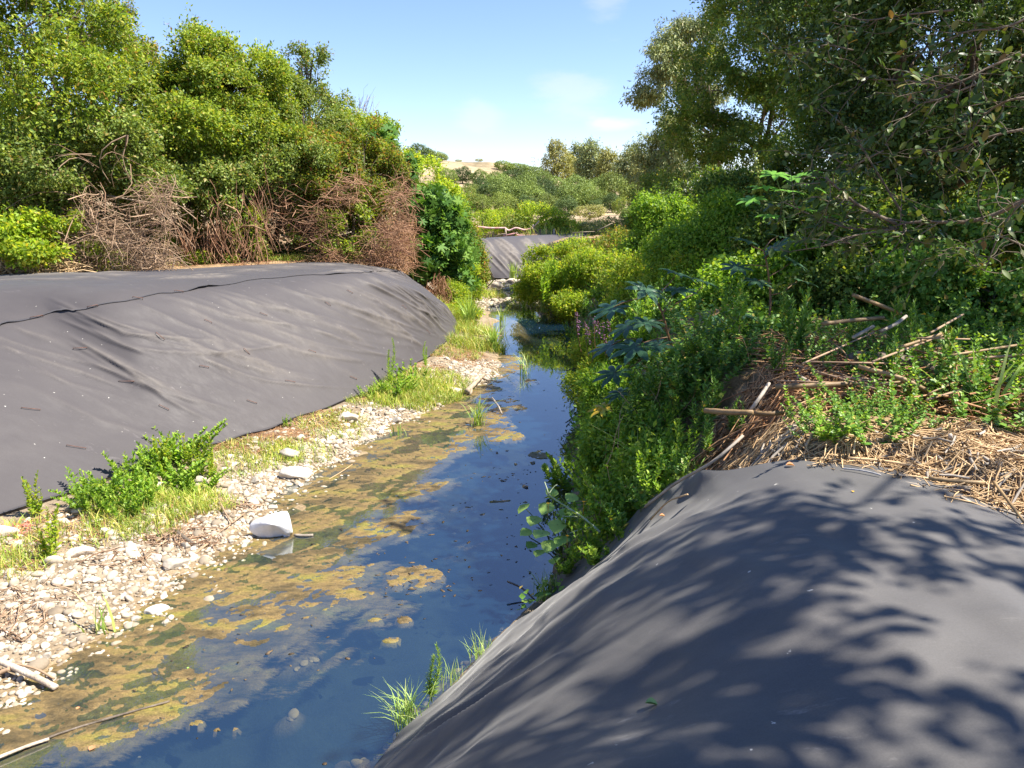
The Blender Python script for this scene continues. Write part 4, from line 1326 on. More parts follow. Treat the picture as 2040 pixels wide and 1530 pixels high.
br_list = [
    ([(2080, 380, -.2), (1950, 438, 0), (1830, 442, .1), (1785, 448, .2)], 5.8, .024, 50),
    ([(1785, 446, .2), (1720, 415, .2), (1680, 385, .2), (1645, 352, .2)], 5.8, .02, 45),
    ([(1785, 452, .2), (1700, 456, .3), (1620, 430, .4), (1560, 402, .5)], 5.8, .012, 45),
    ([(1790, 455, .2), (1700, 470, .1), (1640, 490, .1), (1580, 500, .1)], 5.8, .012, 40),
    ([(2080, 370, -.1), (2020, 420, 0), (1985, 480, 0), (1962, 540, 0)], 5.4, .012, 36),
    ([(2080, 20, 0), (2000, 55, 0), (1930, 62, 0), (1880, 85, .1)], 5.6, .014, 50),
    ([(2080, 100, 0), (1990, 125, 0), (1920, 160, 0), (1850, 180, .1)], 5.4, .014, 55),
    ([(1960, 160, .2), (1880, 195, .2), (1820, 215, .2), (1765, 285, .2)], 5.9, .012, 50),
    ([(1880, 170, .2), (1790, 160, .3), (1720, 155, .4), (1660, 130, .5)], 6.0, .012, 50),
    ([(1800, 430, .3), (1745, 340, .4), (1700, 270, .5), (1635, 210, .6)], 6.2, .013, 55),
    ([(2080, 250, 0), (1980, 270, .1), (1900, 300, .2), (1840, 300, .2)], 5.7, .014, 55),
    ([(1900, 20, .4), (1800, 30, .5), (1720, 40, .6), (1660, 20, .7)], 6.2, .012, 50),
    ([(2060, 500, 0), (1980, 470, .1), (1900, 500, .2), (1830, 520, .2)], 5.8, .010, 40),
    ([(1760, 300, .6), (1690, 330, .7), (1640, 300, .8), (1590, 320, .9)], 6.4, .010, 45),
    ([(1700, 100, .8), (1640, 90, .9), (1580, 110, 1.0), (1540, 90, 1.1)], 6.6, .009, 45),
    ([(2080, 190, 0), (2010, 200, 0), (1960, 230, .1), (1930, 270, .1)], 5.3, .012, 45),
]
for k, (pix, y, w, nl) in enumerate(br_list):
    leafy_branch(pix, y, w * .8, 400 + k, int(nl * 2.2), near_root)

# ------------------------------------------------------------------ castor plants with single leaves


def castor_plant(label, base, stem_px, y, leaves, mat, seed, spike=None, w=.02):
    r = np.random.default_rng(seed)
    root = empty('castor_plant', tuple(base))
    tag(root, label, 'castor plant')
    b = MB()
    st = [np.asarray(base) - np.array([0, 0, .1])] + [D(px, py, y) for px, py in stem_px]
    st = catmull(np.array(st), 16, 0)
    b.tube(st, np.linspace(w, w * .45, 16), 7)
    for (px, py, dy, s, *flag) in leaves:
        c = D(px, py, y + dy)
        k = np.argmin(np.linalg.norm(st - (c - np.array([0, 0, .12])), axis=1))
        pt = bend(st[k], c, 6, .07, r)
        b.tube(pt, np.linspace(.008, .005, 6), 5, cap=False)
        out = c - st[k]
        out[2] *= .3
        out = norm(out + r.normal(size=3) * .05)
        d = norm(out + np.array([0, -.25, -.38]))
        n = norm(np.array([0, -.35, 1]) + out * .35 + r.normal(size=3) * .12)
        V, F = instances(PALM[0], PALM[1], c[None], frames(d[None], n[None]), np.array([s]))
        mt = G[mat]
        o = link_mesh('leaf', np_mesh('leaf', V, F, M['yellowleaf'] if flag else mt, False), root)
        if flag:
            o['label'] = 'withered yellow and orange leaf'
    b.build('stem', M['redstem'] if mat == 'castor' else M['stem'], root)
    if spike:
        f = MB()
        ico = np_ico(1)
        for k in range(34):
            t = k / 33
            c = D(spike[0][0] * (1 - t) + spike[1][0] * t, spike[0][1] * (1 - t) + spike[1][1] * t, y) + r.normal(size=3) * np.array([.05, .05, .02]) * (.25 + .9 * t)
            V = ico[0] * (.022 * (.6 + .5 * t)) * (1 + .25 * r.random((len(ico[0]), 1))) + c
            f.add(V, ico[1])
        f.tube([D(spike[0][0], spike[0][1], y), D(spike[1][0], spike[1][1] + 20, y)], [.006, .012], 5)
        f.build('fruit_spike', M['berry'], root, smooth=False)
    return root


def np_ico(sub):
    t = (1 + 5 ** .5) / 2
    V = np.array([(-1, t, 0), (1, t, 0), (-1, -t, 0), (1, -t, 0), (0, -1, t), (0, 1, t), (0, -1, -t), (0, 1, -t), (t, 0, -1), (t, 0, 1), (-t, 0, -1), (-t, 0, 1)])
    V = norm(V)
    F = [(0, 11, 5), (0, 5, 1), (0, 1, 7), (0, 7, 10), (0, 10, 11), (1, 5, 9), (5, 11, 4), (11, 10, 2), (10, 7, 6), (7, 1, 8), (3, 9, 4), (3, 4, 2), (3, 2, 6), (3, 6, 8), (3, 8, 9), (4, 9, 5), (2, 4, 11), (6, 2, 10), (8, 6, 7), (9, 8, 1)]
    for _ in range(sub):
        V = list(map(tuple, V))
        cache, F2 = {}, []

        def mid(a, b):
            k = (min(a, b), max(a, b))
            if k not in cache:
                V.append(tuple(norm(np.array(V[a]) + np.array(V[b]))))
                cache[k] = len(V) - 1
            return cache[k]
        for a, b, c in F:
            x, y, z = mid(a, b), mid(b, c), mid(c, a)
            F2 += [(a, x, z), (b, y, x), (c, z, y), (x, y, z)]
        F = F2
    return np.array(V), np.array(F)


castor_plant('large blue-green castor plant in shade leaning over the bank, one yellow leaf', P(1385, 790, 1.5), [(1362, 740), (1335, 680), (1318, 620), (1295, 585)], 8.0,
             [(1288, 575, -.1, .30), (1348, 578, .1, .27), (1345, 543, .3, .3), (1222, 612, 0, .30), (1290, 640, -.3, .24), (1268, 690, -.3, .34), (1312, 688, -.1, .26), (1218, 688, 0, .30),
              (1225, 742, -.1, .28), (1238, 782, -.3, .22), (1375, 668, .2, .24), (1452, 712, -.2, .26), (1475, 625, .4, .27), (1430, 640, .3, .24), (1250, 650, .1, .26), (1400, 560, .5, .24), (1203, 812, -.4, .2, 1), (1262, 828, -.4, .2)],
             'castor', 61)
castor_plant('sunlit castor plant with a green spiny fruit spike under the tall tree', P(1580, 560, 2.0), [(1570, 500), (1562, 440), (1558, 385)], 10.6,
             [(1545, 345, 0, .3), (1590, 352, .1, .34), (1620, 372, .2, .28), (1570, 380, -.2, .3), (1525, 372, 0, .28), (1600, 415, .2, .28), (1500, 395, -.1, .26), (1640, 430, .3, .28), (1540, 430, -.2, .26)],
             'castor_sunlit', 62, spike=((1502, 298), (1518, 385)))
castor_plant('dim castor plant among the brambles left of the cane heap', P(1530, 640, 2.0), [(1535, 600), (1530, 540), (1522, 500)], 9.6,
             [(1490, 480, 0, .26), (1540, 495, 0, .28), (1580, 520, .2, .26), (1470, 530, -.1, .26), (1600, 560, .3, .26), (1550, 470, .2, .26), (1510, 560, -.2, .24)], 'castor', 63)

# ------------------------------------------------------------------ herbs


def herb_meshes(name, h, stems, ll, lw, tmpl, step, mat, seed, lean=.25, top=.15, stemw=.004, spread=.06, whorl=2, up=.6, rise=.5):
    r = np.random.default_rng(seed)
    sb, lb = MB(), MB()
    for s in range(stems):
        a = r.uniform(0, 6.28)
        hh = h * r.uniform(.65, 1.1)
        b0 = np.array([math.cos(a) * spread * r.random(), math.sin(a) * spread * r.random(), -.03])
        tp = b0 + np.array([math.cos(a) * hh * lean * r.random(), math.sin(a) * hh * lean * r.random(), hh])
        pth = bend(b0, tp, 8, .05, r)
        sb.tube(pth, np.linspace(stemw, stemw * .4, 8), 5, cap=False)
        n = int(hh / step)
        t = np.repeat(np.linspace(top, 1, n), whorl)
        x = t * 7
        i = np.minimum(x.astype(int), 6)
        f = (x - i)[:, None]
        p = pth[i] * (1 - f) + pth[i + 1] * f
        az = r.uniform(0, 6.28) + np.arange(len(t)) * (6.28 / whorl) + np.repeat(np.arange(n), whorl) * 1.3 + r.normal(size=len(t)) * .3
        el = rise + .5 * t + r.normal(size=len(t)) * .2
        d = np.stack([np.cos(az) * np.cos(el), np.sin(az) * np.cos(el), np.sin(el)], -1)
        nn = norm(np.array([0, 0, 1.]) - d * .2 + r.normal(size=d.shape) * .25)
        sc = ll * (1.1 - .6 * t) * r.uniform(.75, 1.2, len(t))
        V, F = instances(tmpl[0], tmpl[1], p, frames(d, nn), np.stack([sc * lw, sc, sc * .6], -1))
        lb.add(V, F)
    return sb.mesh(name + '_stem', M['stem']), lb.mesh(name + '_leaves', G[mat], smooth=False)


HERB = {
    'lance': [herb_meshes('lance', .55, 4, .11, .24, LANCE, .022, 'weed', 500 + k, whorl=2) for k in range(3)],
    'lancedark': [herb_meshes('lance', .6, 5, .12, .26, LANCE, .025, 'weeddark', 510 + k, whorl=2) for k in range(3)],
    'leafy': [herb_meshes('leafy', .34, 14, .08, .5, LANCE, .02, 'weed', 520 + k, lean=1.15, spread=.2, whorl=2) for k in range(3)],
    'leafyd': [herb_meshes('leafy', .4, 8, .08, .6, LANCE, .022, 'weeddark', 530 + k, lean=.8, spread=.18, whorl=2) for k in range(3)],
    'round': [herb_meshes('round', .3, 7, .06, .85, OVATE, .03, 'weed', 540 + k, lean=.9, spread=.14, whorl=2) for k in range(2)],
    'fine': [herb_meshes('fine', .75, 2, .09, .1, LANCE, .008, 'weed', 550 + k, lean=.1, spread=.02, whorl=3, stemw=.006) for k in range(2)],
    'bramble': [herb_meshes('bramble', .5, 7, .075, .7, OVATE, .035, 'weed', 560 + k, lean=1.3, spread=.15, whorl=3, rise=.2) for k in range(3)],
    'brambled': [herb_meshes('bramble', .5, 8, .07, .7, OVATE, .03, 'weeddark', 570 + k, lean=1.3, spread=.2, whorl=3, rise=.2) for k in range(2)],
    'mint': [herb_meshes('mint', .42, 5, .055, .6, LANCE, .018, 'lime', 580 + k, lean=.25, spread=.06, whorl=2) for k in range(2)],
}


def herb(kind, label, cat, group, loc, s=1.0, name='weed', k=None):
    ms = HERB[kind]
    st, lf = ms[(k if k is not None else rng.integers(0, len(ms))) % len(ms)]
    root = empty(name, tuple(loc), rng.uniform(0, 6.28))
    root.scale = (s, s, s * rng.uniform(.9, 1.15))
    tag(root, label, cat, group)
    link_mesh('stem', st, root, (0, 0, 0))
    link_mesh('leaves', lf, root, (0, 0, 0))
    return root


def on_ground(px, py, zg=.2):
    """ground point under a pixel: iterate on the built soil"""
    p = P(px, py, zg)
    for _ in range(12):
        z = gz(np.array([p[0]]), np.array([p[1]]))[0]
        p = P(px, py, zg * .5 + z * .5)
        zg = p[2]
    return np.array([p[0], p[1], gz(np.array([p[0]]), np.array([p[1]]))[0]])


# left gravel bar: bright clumps along the hem of the sheet
WG = 'bright weeds along the hem of the left sheet'
for px, py, s in [(175, 1010, 1.0), (205, 985, 1.0), (240, 1000, 1.1), (270, 960, 1.15), (300, 985, 1.1), (330, 945, 1.3), (360, 960, 1.2), (390, 940, 1.3), (345, 915, 1.25), (415, 950, 1.1), (310, 930, 1.2), (285, 1010, .8), (220, 1020, .8), (430, 965, .8), (380, 980, .8), (250, 1030, .7)]:
    herb('leafy' if rng.random() < .75 else 'mint', 'leafy bright green weed in the long clump along the hem of the left sheet', 'weed', WG, on_ground(px, py), s)
herb('mint', 'upright lime-green mint-like weed standing alone by the lower left hem', 'weed', None, on_ground(100, 1115), 1.25, k=0)
herb('mint', 'smaller sprig poking up against the sheet behind the lone weed', 'weed', None, on_ground(75, 1030), 1.1, k=1)
herb('fine', 'tall feathery weed standing against the left sheet above the grassy hummock', 'weed', None, on_ground(777, 770), 1.0, k=0)
herb('round', 'round-leaved sapling beside the tall feathery weed', 'weed', None, on_ground(822, 760), 1.5, k=0)
herb('fine', 'thin seedy stalk right of the round-leaved sapling', 'weed', None, on_ground(848, 735), .8, k=1)
for px, py, s in [(790, 790, .9), (765, 785, .9), (810, 780, .8), (745, 790, .7)]:
    herb('leafy', 'pale leafy weed in the hummock at the foot of the tall feathery weed', 'weed', 'weeds of the hummock', on_ground(px, py), s)
herb('round', 'single pair of round pale leaves lying on the sheet hem', 'weed', None, on_ground(572, 850), .5, k=1)
# near right tarp edge
herb('fine', 'upright narrow-leaved weed at the lower edge of the near sheet', 'weed', None, P(858, 1395, .08), .62, k=0)
# right bank
RG = 'lanceolate weeds in front of the castor plant'
for px, py, y, s in [(1395, 830, 6.2, .8), (1420, 800, 6.6, .8), (1340, 840, 6.6, .9), (1300, 870, 6.8, .9), (1365, 880, 6.0, .75), (1440, 760, 7.2, .8), (1380, 760, 7.6, .9), (1330, 780, 7.6, .9), (1290, 800, 7.8, .9), (1250, 850, 7.6, .9),
                     (1410, 860, 5.9, .6), (1250, 900, 7.0, .9), (1290, 920, 6.5, .8), (1330, 900, 6.3, .7), (1210, 900, 7.3, .8), (1460, 820, 6.0, .6)]:
    herb('lancedark' if rng.random() < .5 else 'lance', 'upright green weed with pointed leaves below the big castor plant', 'weed', RG, D(px, py + 45, y), s)
RG2 = 'leafy weeds spilling from the bank to the near sheet'
for px, py, y, s in [(1200, 1000, 6.2, .9), (1240, 1040, 5.9, .9), (1280, 990, 5.7, .9), (1160, 1090, 6.0, .8), (1200, 1090, 5.7, .8), (1130, 1120, 6.1, .6), (1310, 960, 5.5, .8), (1180, 960, 6.8, .9), (1230, 960, 6.4, .9), (1150, 1030, 6.4, .9), (1260, 1080, 5.5, .6), (1110, 1160, 6.1, .5), (1340, 930, 5.4, .6)]:
    herb(['leafyd', 'round', 'leafy'][rng.integers(0, 3)], 'trailing leafy weed hanging between the bank and the near sheet', 'weed', RG2, D(px, py + 20, y), s)
BG = 'bramble shoots in front of the cane heap'
for px, py, s in [(1600, 830, .8), (1650, 860, .9), (1690, 850, .9), (1740, 870, .9), (1780, 860, .8), (1720, 830, .9), (1830, 850, .8), (1670, 800, .8), (1790, 820, .8), (1620, 870, .6), (1850, 810, .8)]:
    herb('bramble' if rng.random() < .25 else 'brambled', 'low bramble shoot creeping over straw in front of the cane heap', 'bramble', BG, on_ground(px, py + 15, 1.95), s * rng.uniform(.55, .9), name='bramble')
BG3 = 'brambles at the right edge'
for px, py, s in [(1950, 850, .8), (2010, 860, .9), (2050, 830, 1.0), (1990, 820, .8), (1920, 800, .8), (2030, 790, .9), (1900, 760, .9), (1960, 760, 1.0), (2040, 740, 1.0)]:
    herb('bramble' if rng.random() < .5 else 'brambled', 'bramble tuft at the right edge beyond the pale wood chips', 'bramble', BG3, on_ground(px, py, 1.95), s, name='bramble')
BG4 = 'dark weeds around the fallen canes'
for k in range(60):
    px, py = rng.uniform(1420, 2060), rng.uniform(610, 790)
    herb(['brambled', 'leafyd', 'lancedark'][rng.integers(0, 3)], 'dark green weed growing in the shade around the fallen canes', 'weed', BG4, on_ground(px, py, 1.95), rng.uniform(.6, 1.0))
BG5 = 'weeds lining the right waterline'
for k in range(60):
    y = rng.uniform(7, 22)
    x = np.interp(y, YR, XR) + rng.uniform(-.1, 1.3)
    z = gz(np.array([x]), np.array([y]))[0]
    herb(['lance', 'leafy', 'lancedark', 'leafyd'][rng.integers(0, 4)], 'green weed on the steep right bank above the waterline', 'weed', BG5, (x, y, z), rng.uniform(.9, 1.5))
BG6 = 'tall leafy stems over the far pool'
for k in range(44):
    px, py = rng.uniform(1030, 1290), 0
    py = np.interp(px, [1030, 1100, 1200, 1290], [590, 545, 520, 520]) + abs(rng.normal()) * 38
    herb(['lance', 'fine', 'lance'][rng.integers(0, 3)], 'tall bright leafy stem in the thicket overhanging the far pool', 'weed', BG6, D(px, py + 20, 22.8 + rng.uniform(-.8, 1.6)), rng.uniform(1.3, 2.0))
# purple loosestrife
root = empty('loosestrife', tuple(D(1195, 700, 11.5)))
tag(root, 'purple flower spikes rising from the weeds over the water', 'flower')
sb, fb = MB(), MB()
ic = np_ico(0)
r_ = np.random.default_rng(9)
for px, py in [(1150, 632), (1165, 640), (1182, 632), (1190, 636), (1200, 640), (1210, 634), (1172, 650), (1205, 668), (1148, 622)]:
    t0, t1 = D(px + 8, py + 70, 11.5), D(px, py, 11.5)
    sb.tube(bend(t0, t1, 5, .03, r_), np.linspace(.006, .003, 5), 4, cap=False)
    for k in range(24):
        t = r_.uniform(.45, 1)
        fb.add(ic[0] * r_.uniform(.008, .014) * np.array([1, 1, .6]) + t0 * (1 - t) + t1 * t + r_.normal(size=3) * .015, ic[1])
sb.build('stems', M['redstem'], root)
fb.build('flowers', M['purple'], root, smooth=False)
for k, (px, py, y, h) in enumerate([(1292, 900, 6.4, .55), (1235, 880, 7.2, .5), (1340, 760, 7.8, .6), (1430, 700, 8.6, .6), (1180, 1010, 6.4, .4), (1500, 660, 9.2, .7), (1375, 900, 5.9, .4), (1590, 690, 8.4, .6), (1700, 700, 8.0, .6)]):
    c_ = D(px, py + 40, y)
    lab = ['thin grass stalks standing among the dark weeds by the long cane', 'grass tuft among weeds below the withered yellow leaf', 'arching grass just behind the cane stub', 'tall grass beside the lower castor leaves', 'grass tuft between burdock and thistle', 'tall grass on the brow left of the cane heap', 'fine grass at the head of the long sloping cane', 'pale grass behind the slanting cane', 'grass growing through the middle of the cane heap'][k]
    root = empty('grass_tuft', tuple(c_))
    tag(root, lab, 'grass', None)
    mb = MB()
    n_ = 34
    blades(mb, c_[0] + rng.normal(size=n_) * .07, c_[1] + rng.normal(size=n_) * .07, np.full(n_, c_[2] - .1), h, .005, .9, 800 + k)
    mb.build('blades', G['reed'], root, smooth=False)
r_ = np.random.default_rng(77)
for k in range(40):
    px, py, y = r_.uniform(1180, 1500), 0, 0
    py = np.interp(px, [1180, 1300, 1500], [980, 860, 740]) + r_.normal() * 50
    y = np.interp(px, [1180, 1300, 1500], [6.6, 6.9, 7.6]) + r_.normal() * .3
    c_ = D(px, py + 30, y)
    b = MB()
    b.tube(bend(c_ - np.array([0, 0, .1]), c_ + np.array([r_.normal() * .2, r_.normal() * .15, r_.uniform(.15, .5)]), 6, .08, r_), np.linspace(.005, .0018, 6), 4, cap=False)
    tag(b.build('dry_stalk', M['twig' if k % 2 else 'straw']), 'thin dead stalk sticking out of the weeds on the right bank', 'stalk', 'dead stalks among the right bank weeds')
for k in range(60):
    px = r_.uniform(1250, 1470)
    py = np.interp(px, [1250, 1470], [900, 730]) + r_.normal() * 55
    y = np.interp(px, [1250, 1470], [7.0, 7.5]) + r_.normal() * .2
    herb(['brambled', 'lancedark', 'round', 'leafyd', 'leafy'][r_.integers(0, 5)], 'green weed covering the bank between castor plant and near sheet', 'weed', 'weeds between castor plant and sheet', D(px, py + 25, y), r_.uniform(.5, 1.0))
# pale big-leaved burdock at the water edge and a thistle stem
root = empty('burdock', tuple(P(1110, 1110, .05)))
tag(root, 'pale broad-leaved plant at the water edge beside the near sheet', 'plant')
sb, lb = MB(), MB()
b0 = P(1120, 1110, .05)
for px, py, y, s in [(1045, 1010, 6.6, .15), (1065, 1035, 6.5, .16), (1090, 1010, 6.5, .17), (1050, 1060, 6.4, .13), (1080, 1062, 6.3, .18), (1110, 1045, 6.3, .17), (1095, 1085, 6.2, .16), (1075, 1100, 6.2, .12), (1120, 1075, 6.2, .16), (1060, 1085, 6.3, .12), (1130, 1020, 6.4, .16), (1105, 1115, 6.1, .12), (1100, 980, 6.6, .13), (1140, 990, 6.5, .14)]:
    c = D(px, py, y)
    sb.tube(bend(b0, c, 6, .07, r_), np.linspace(.007, .004, 6), 5, cap=False)
    d = norm(norm(c - b0) * np.array([1, 1, .2]) + np.array([-.3, -.35, -.35]) + r_.normal(size=3) * .2)
    n = norm(np.array([-.2, -.4, 1]) + r_.normal(size=3) * .25)
    V, F = instances(OVATE[0], OVATE[1], (c - d * s * .4)[None], frames(d[None], n[None]), np.array([[s * 1.05, s, s * .8]]))
    lb.add(V, F)
sb.build('stems', M['stem'], root)
lb.build('leaves', G['pale'], root)
root = empty('thistle', tuple(D(1195, 1058, 5.7)))
tag(root, 'grey-green prickly thistle stem leaning out over the water', 'thistle')
sb, lb = MB(), MB()
a, c = D(1195, 1060, 5.7), D(1092, 985, 6.2)
pth = bend(a, c, 9, .02, r_)
sb.tube(pth, np.linspace(.011, .007, 9), 6)
for (u, v) in [((1150, 1030), (1120, 1028)), ((1180, 1050), (1135, 1062)), ((1092, 985), (1085, 960)), ((1092, 985), (1110, 965))]:
    sb.tube(bend(D(*u, 5.95), D(*v, 6.0), 5, .05, r_), np.linspace(.006, .004, 5), 5)
sb.build('stem', M['thistle'], root)
n = 260
i = r_.integers(0, 8, n)
f_ = r_.random((n, 1))
p_ = pth[i] * (1 - f_) + pth[i + 1] * f_
d_ = rand_dirs(n, r_)
s_ = r_.uniform(.02, .07, n)
V, F = instances(LANCE[0], LANCE[1], p_, frames(d_, rand_dirs(n, r_)), np.stack([s_ * .12, s_, s_ * .4], -1))
lb.add(V, F)
lb.build('spines', G['weed'], root)
for k, (px, py, y) in enumerate([(1163, 1000, 6.0), (1092, 1003, 6.3), (1130, 1068, 5.9)]):
    fb = MB()
    c = D(px, py, y)
    n = 12
    az = np.linspace(0, 6.28, n, endpoint=False)
    d_ = np.stack([np.cos(az), np.sin(az) * .8, np.full(n, .3)], -1)
    V, F = instances(KITE[0], KITE[1], np.repeat(c[None], n, 0), frames(d_, np.tile([0, -.5, 1.], (n, 1))), np.stack([np.full(n, .008), np.full(n, .018), np.full(n, .01)], -1))
    fb.add(V, F)
    fb.tube([c, c - np.array([0, 0, .12])], [.002, .002], 4)
    tag(fb.build('yellow_flower', M['yellow'], None, False), ['tiny yellow flower above the thistle stem', 'tiny yellow flower at the tip of the pale broad leaves', 'tiny yellow flower below the thistle stem'][k], 'flower', None)

# ------------------------------------------------------------------ grass


def patch(mb, spots, seed, z0=.2):
    r = np.random.default_rng(seed)
    for k, (px, py, rad, n, h, w) in enumerate(spots):
        c = on_ground(px, py, z0)
        a, q = r.uniform(0, 6.28, n), np.sqrt(r.random(n)) * rad
        x, y = c[0] + np.cos(a) * q * 1.2, c[1] + np.sin(a) * q
        blades(mb, x, y, gz(x, y), h, w, .8, seed + k)


g_ = MB()
patch(g_, [(300, 1060, .3, 260, .12, .004), (200, 1060, .35, 320, .14, .004), (420, 1000, .3, 260, .12, .004), (520, 905, .5, 900, .13, .004), (600, 900, .4, 500, .12, .004), (660, 855, .45, 700, .13, .004), (690, 830, .3, 300, .12, .004), (20, 1130, .3, 380, .16, .004),
           (60, 1060, .3, 260, .14, .004), (830, 780, .7, 2200, .2, .005), (870, 760, .6, 1500, .2, .005), (800, 800, .5, 1200, .22, .005), (890, 790, .4, 700, .15, .005), (740, 800, .4, 500, .14, .004), (280, 1020, .5, 900, .2, .004), (380, 1000, .4, 600, .17, .004), (350, 1000, .4, 500, .2, .004),
           (930, 660, .6, 1200, .3, .006), (905, 640, .5, 900, .35, .006), (950, 690, .6, 900, .35, .006), (900, 700, .6, 700, .14, .005), (15, 1095, .25, 250, .12, .004), (565, 905, .25, 300, .12, .004), (470, 925, .35, 450, .13, .004), (1070, 605, 1.0, 1500, .2, .007), (1040, 600, .6, 500, .1, .006), (960, 590, .8, 900, .3, .008), (1020, 572, .8, 400, .12, .008)], 40)
tag(g_.build('grass', G['grass'], None, False), kind='stuff')
g_ = MB()
r_ = np.random.default_rng(44)
n = 5200        # short green at the foot of the left shrubs
u = r_.uniform(0, 1, n)
pxs = r_.uniform(-60, 860, n)
base_ = np.array([on_ground(px, py, 2.1) for px, py in zip(np.linspace(-60, 860, 60), np.interp(np.linspace(-60, 860, 60), [-60, 200, 400, 520, 650, 740, 800, 860], [550, 542, 534, 525, 520, 526, 535, 556]))])
bx = np.interp(pxs, np.linspace(-60, 860, 60), base_[:, 0]) + r_.normal(size=n) * .2
by = np.interp(pxs, np.linspace(-60, 860, 60), base_[:, 1]) + np.abs(r_.normal(size=n)) * .5
ok = (N2(np.stack([bx, by, by * 0], -1), .35) > -.1)
blades(g_, bx[ok], by[ok], gz(bx[ok], by[ok]), .22, .008, .9, 45)
tag(g_.build('grass', G['grass'], None, False), kind='stuff')


def reed(label, px, py, n, h, seed, z=0.0, w=.007, lean=.7, mat='reed', loc=None):
    r = np.random.default_rng(seed)
    c = P(px, py, z) if loc is None else np.asarray(loc)
    root = empty('reed_tuft', tuple(c))
    tag(root, label, 'reed')
    mb = MB()
    blades(mb, c[0] + r.normal(size=n) * .05, c[1] + r.normal(size=n) * .05, np.full(n, c[2]), h, w, lean, seed)
    mb.build('blades', G[mat], root, smooth=False)
    return root


reed('arching green reed tuft growing out of the algae in mid-stream', 952, 848, 46, .52, 1)
reed('small reed shoot standing in the shallows among near cobbles', 205, 1262, 10, .42, 2, w=.011, lean=.5)
reed('tiny green shoot at the edge of the gravel in mid-distance', 797, 868, 12, .28, 3, lean=.4)
reed('sparse reed stalks standing in open water off the left bank', 1045, 745, 26, .5, 4, lean=.5)
reed('lone reed standing in clear water below the gravel bar', 1000, 650, 14, .75, 5, lean=.35, w=.012)
reed('pale tall reed clump where the left sheet ends', 935, 655, 90, 1.0, 6, z=.12, lean=.5, w=.012)
reed('thick reed fringe hiding the waterline beyond the grassy hummock', 985, 700, 90, .8, 7, z=.05, lean=.6, w=.01)
reed('reed tuft at the right end of the small gravel bar', 1085, 622, 50, .8, 8, z=.05, lean=.5, w=.012)
reed('seeding grass tuft at the lowest edge of the near sheet', 812, 1440, 90, .3, 9, z=.06, lean=.7, w=.0035)
reed('seeding grass tuft by the near sheet halfway up its edge', 962, 1312, 46, .26, 10, z=.06, lean=.5, w=.003)
reed('thin grass stalks between the narrow-leaved weed and the upper tuft', 905, 1362, 30, .2, 11, z=.06, lean=.6, w=.003)
reed('bright grass tuft where the near sheet meets the water', 1085, 1190, 40, .28, 12, z=.06, lean=.5, w=.005)
reed('tall giant reed shoot with arching blades on the straw at right', 0, 0, 12, .62, 13, lean=.7, w=.014, loc=on_ground(1955, 838, 1.95))
reed('reed blades at the foot of the far sheet', 1022, 560, 40, .9, 14, z=.12, lean=.4, w=.02)

# ------------------------------------------------------------------ stones


def rock_mesh(name, mat, seed, sub=3, flat=.65, cuts=15):
    r = np.random.default_rng(seed)
    V, F = np_ico(sub)
    V = V.copy()
    for k in range(cuts):
        d = rand_dirs(1, r)[0]
        o = r.uniform(.55, .85)
        s = V @ d - o
        V -= np.where(s > 0, s, 0)[:, None] * d * .9
    V *= np.array([1, r.uniform(.6, .85), flat * r.uniform(.7, 1.05)])
    V *= (1 + .05 * N1(V + seed, .8) + .02 * N2(V + seed, 2.4))[:, None]
    V[:, 2] += .18
    return np_mesh(name, V, F, mat)


ROCKS = [rock_mesh('cobble', M[['stone', 'stone', 'stone_grey', 'stone', 'stone_white', 'stone_grey', 'stone', 'stone_grey'][k]], 700 + k) for k in range(8)]


def stone(label, group, loc, s, me=None, rz=None, name='cobble', tilt=.25):
    o = link_mesh(name, me or ROCKS[rng.integers(0, len(ROCKS))])
    o.location = loc
    o.scale = (s, s, s * rng.uniform(.8, 1.1))
    o.rotation_euler = (rng.normal() * tilt, rng.normal() * tilt, rng.uniform(0, 6.28) if rz is None else rz)
    tag(o, label, 'stone', group)
    return o


stone('largest bleached white boulder half sunk at the edge of the left gravel', None, on_ground(588, 950, .1) + np.array([0, 0, .02]), .21, ROCKS[4], .2, 'boulder', .05)
stone('squared grey block with a mossy end at the near waterline', None, on_ground(345, 1128, .05), .15, rock_mesh('block', M['stone_grey'], 731, cuts=14), .5, 'boulder', .05)
stone('low brownish rock in the grass left of the white boulder', None, on_ground(575, 910, .1), .15, ROCKS[2], .3, 'boulder', .05)
stone('broad pale rock at the head of the gravel near the sheet hem', None, on_ground(690, 835, .2), .2, ROCKS[0], .1, 'boulder', .05)
stone('long cream rock tilted among the near left cobbles', None, on_ground(160, 1105, .2), .15, ROCKS[1], .9, 'boulder', .1)
stone('pale rock by the bleached branch at the end of the gravel', None, on_ground(905, 780, .05), .17, ROCKS[3], 2.6, 'boulder', .05)
stone('cream cobble next to the pink net scrap at the left edge', None, on_ground(12, 1065, .2), .14, ROCKS[6], .4, 'boulder', .05)
CG = 'pale cobbles of the left gravel bar'
r_ = np.random.default_rng(81)
placed = []
tries = 0
